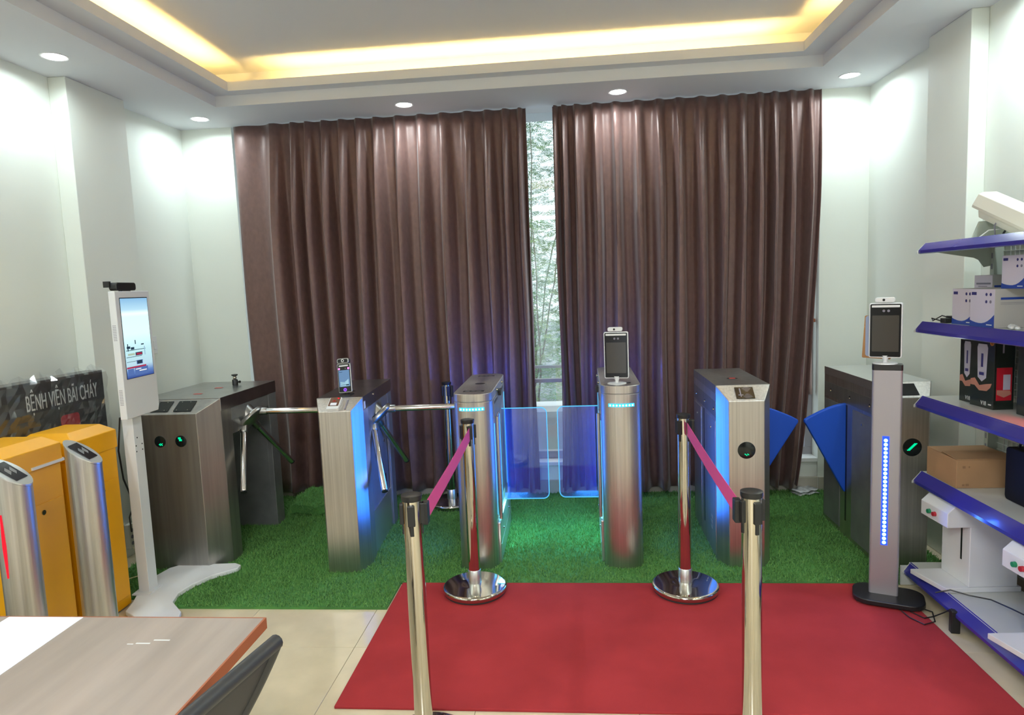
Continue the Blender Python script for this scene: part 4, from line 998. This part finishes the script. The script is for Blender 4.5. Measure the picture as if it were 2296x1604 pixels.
# --- carton and black case
ca = thing('cardboard_box', 'brown cardboard carton with lifted flap on the fourth shelf', 'box', (1.680, 3.02, .5885), 0)
obj('carton', MB().box(0, .255, 0, .245, 0, .128), ['carton'], ca, bevel=.0015)
obj('lid_flap', MB().add([(.0, .001, .129), (.255, .001, .129), (.255, .118, .131), (.0, .118, .138), (.0, .001, .132), (.255, .001, .132), (.255, .118, .134), (.0, .118, .141)], [(3, 2, 1, 0), (4, 5, 6, 7), (0, 1, 5, 4), (1, 2, 6, 5), (2, 3, 7, 6), (3, 0, 4, 7)]), 'carton', ca)
obj('lid_flap', MB().box(.0, .255, .128, .244, .129, .132), 'carton', ca)
obj('print_marks', MB().box(.025, .037, -.0006, 0, .090, .101).box(.050, .056, -.0006, 0, .092, .100).box(.025, .035, -.0006, 0, .010, .018).box(.040, .053, -.0006, 0, .010, .020), 'carton_dark', ca)
cs = thing('carry_case', 'black hard case with a handle loop leaning at the right edge', 'case', (1.795, 2.66, .5885), 0)
obj('shell', MB().prism(rrect(.44, .225, .018, 5, 0, .1135), 0, .075, 'x'), 'case_black', cs, bevel=.004)
obj('handle', MB().tube([(.03, .165+.018*math.cos(a), .226+.022*math.sin(a)) for a in [PI*i/8 for i in range(9)]], .005, 8), 'black_plastic', cs)
# --- sanitiser dispensers
def dispenser(lab, x, y, z, cable=False):
    t = thing('hand_dispenser', lab, 'dispenser', (x, y, z), 3, 'white hand dispensers on the bottom shelf')
    obj('base_tray', MB().prism([(.035, .105), (.075, -.105), (.40, -.105), (.40, .105)], 0, .022), 'white_plastic', t, bevel=.002)
    obj('column', MB().box(.175, .385, -.100, .100, .022, .38), 'white_plastic', t, bevel=.003)
    hd = obj('head', MB().prism([(.075, .296), (.075, .362), (.112, .396), (.386, .396), (.386, .30), (.18, .296)], -.1005, .1005, 'y'), 'white_plastic', t, bevel=.003)
    obj('button', MB().tube([(.063, .030, .330), (.076, .030, .330)], [.010, .011], 14), 'btn_green', t, label='green push button')
    obj('button', MB().tube([(.063, -.010, .330), (.076, -.010, .330)], [.010, .011], 14), 'btn_red', t, label='red push button')
    obj('slot', MB().box(.1735, .1755, -.048, -.038, .130, .285), 'black_plastic', t)
    return t
dispenser('white hand dispenser with green and red buttons at the far end of the bottom shelf', 1.540, 3.065, .1285)
dispenser('white hand dispenser with green and red buttons cut by the right edge', 1.540, 2.477, .1285)
o = obj('thin_cable', MB().tube([(1.57, 2.955, .136), (1.62, 2.93, .160), (1.68, 2.90, .150), (1.74, 2.85, .155), (1.76, 2.75, .165), (1.76, 2.66, .18), (1.76, 2.60, .21)], .003, 6), 'black_plastic')
tag(o, 'thin black cable between the two white dispensers', 'cable')
# --- camera housing and bracket on the top shelf
hc = thing('camera_housing', 'cream outdoor camera housing lying tilted on the top shelf', 'security camera', (1.80, 3.05, 1.812), 0)
Mh = rot('Z', 4) @ rot('X', 23) @ Matrix.Diagonal((.82, .9, .82, 1))
prof = [(-.062, -.018), (-.050, -.052), (-.020, -.062), (.020, -.062), (.050, -.052), (.062, -.018), (.062, .0), (.050, .055), (.030, .064), (-.030, .064), (-.050, .055), (-.062, .0)]
obj('shell', MB().prism([(p[0]*.95, p[1]*.95) for p in prof], -.50, .0, 'y', M=Mh), 'cream_metal', hc, bevel=.004)
obj('hood', MB().prism([(-.072, -.006), (-.072, .008), (-.056, .064), (-.034, .074), (.034, .074), (.056, .064), (.072, .008), (.072, -.006), (.066, -.006), (.060, .004), (.048, .058), (.030, .066), (-.030, .066), (-.048, .058), (-.060, .004), (-.066, -.006)], -.48, .035, 'y', M=Mh), 'cream_metal', hc, bevel=.002)
obj('front_window', MB().box(-.045, .045, .0, .003, -.045, .045, M=Mh), 'dark_disc', hc)
br = thing('camera_bracket', 'white metal bracket with loose wires under the camera housing', 'bracket', (1.80, 3.0, 1.6805), 0)
obj('plate', MB().prism([(-.08, 0), (-.05, .075), (.07, .075), (.09, 0)], -.004, .004, 'y', M=T(0, .04, 0)), 'green_shelf', br, bevel=.002)
obj('foot', MB().box(-.08, .08, -.05, .05, 0, .005), 'green_shelf', br)
obj('wire', MB().tube([(-.03, -.04, .005), (-.04, -.05, .05), (-.02, -.06, .085)], .003, 6), 'print_grey', br)
obj('wire', MB().tube([(-.01, -.05, .005), (.0, -.07, .04), (.03, -.09, .055), (.05, -.10, .03)], .004, 6), 'black_plastic', br)
obj('wire', MB().tube([(-.07, .0, .005), (-.05, -.03, .032), (.01, -.05, .035), (.06, -.04, .01)], .0025, 6), 'white_plastic', br)
# --- power adapter on the floor
pa = thing('power_adapter', 'black power adapter standing on the floor under the lowest shelf', 'power adapter', (1.605, 2.865, 0), -8)
obj('brick', MB().box(-.018, .018, -.015, .015, 0, .10), 'black_plastic', pa, bevel=.004)
o = obj('cable_loop', MB().tube([(1.60, 2.88, .098), (1.60, 2.94, .05), (1.58, 2.98, .012), (1.53, 2.96, .014), (1.50, 3.02, .014), (1.555, 3.07, .012), (1.60, 3.03, .008), (1.56, 2.93, .014), (1.50, 2.90, .016), (1.47, 2.96, .016), (1.46, 3.04, .016)], .0028, 6), 'black_plastic')
tag(o, 'looped black cable on the carpet corner beside the power adapter', 'cable')
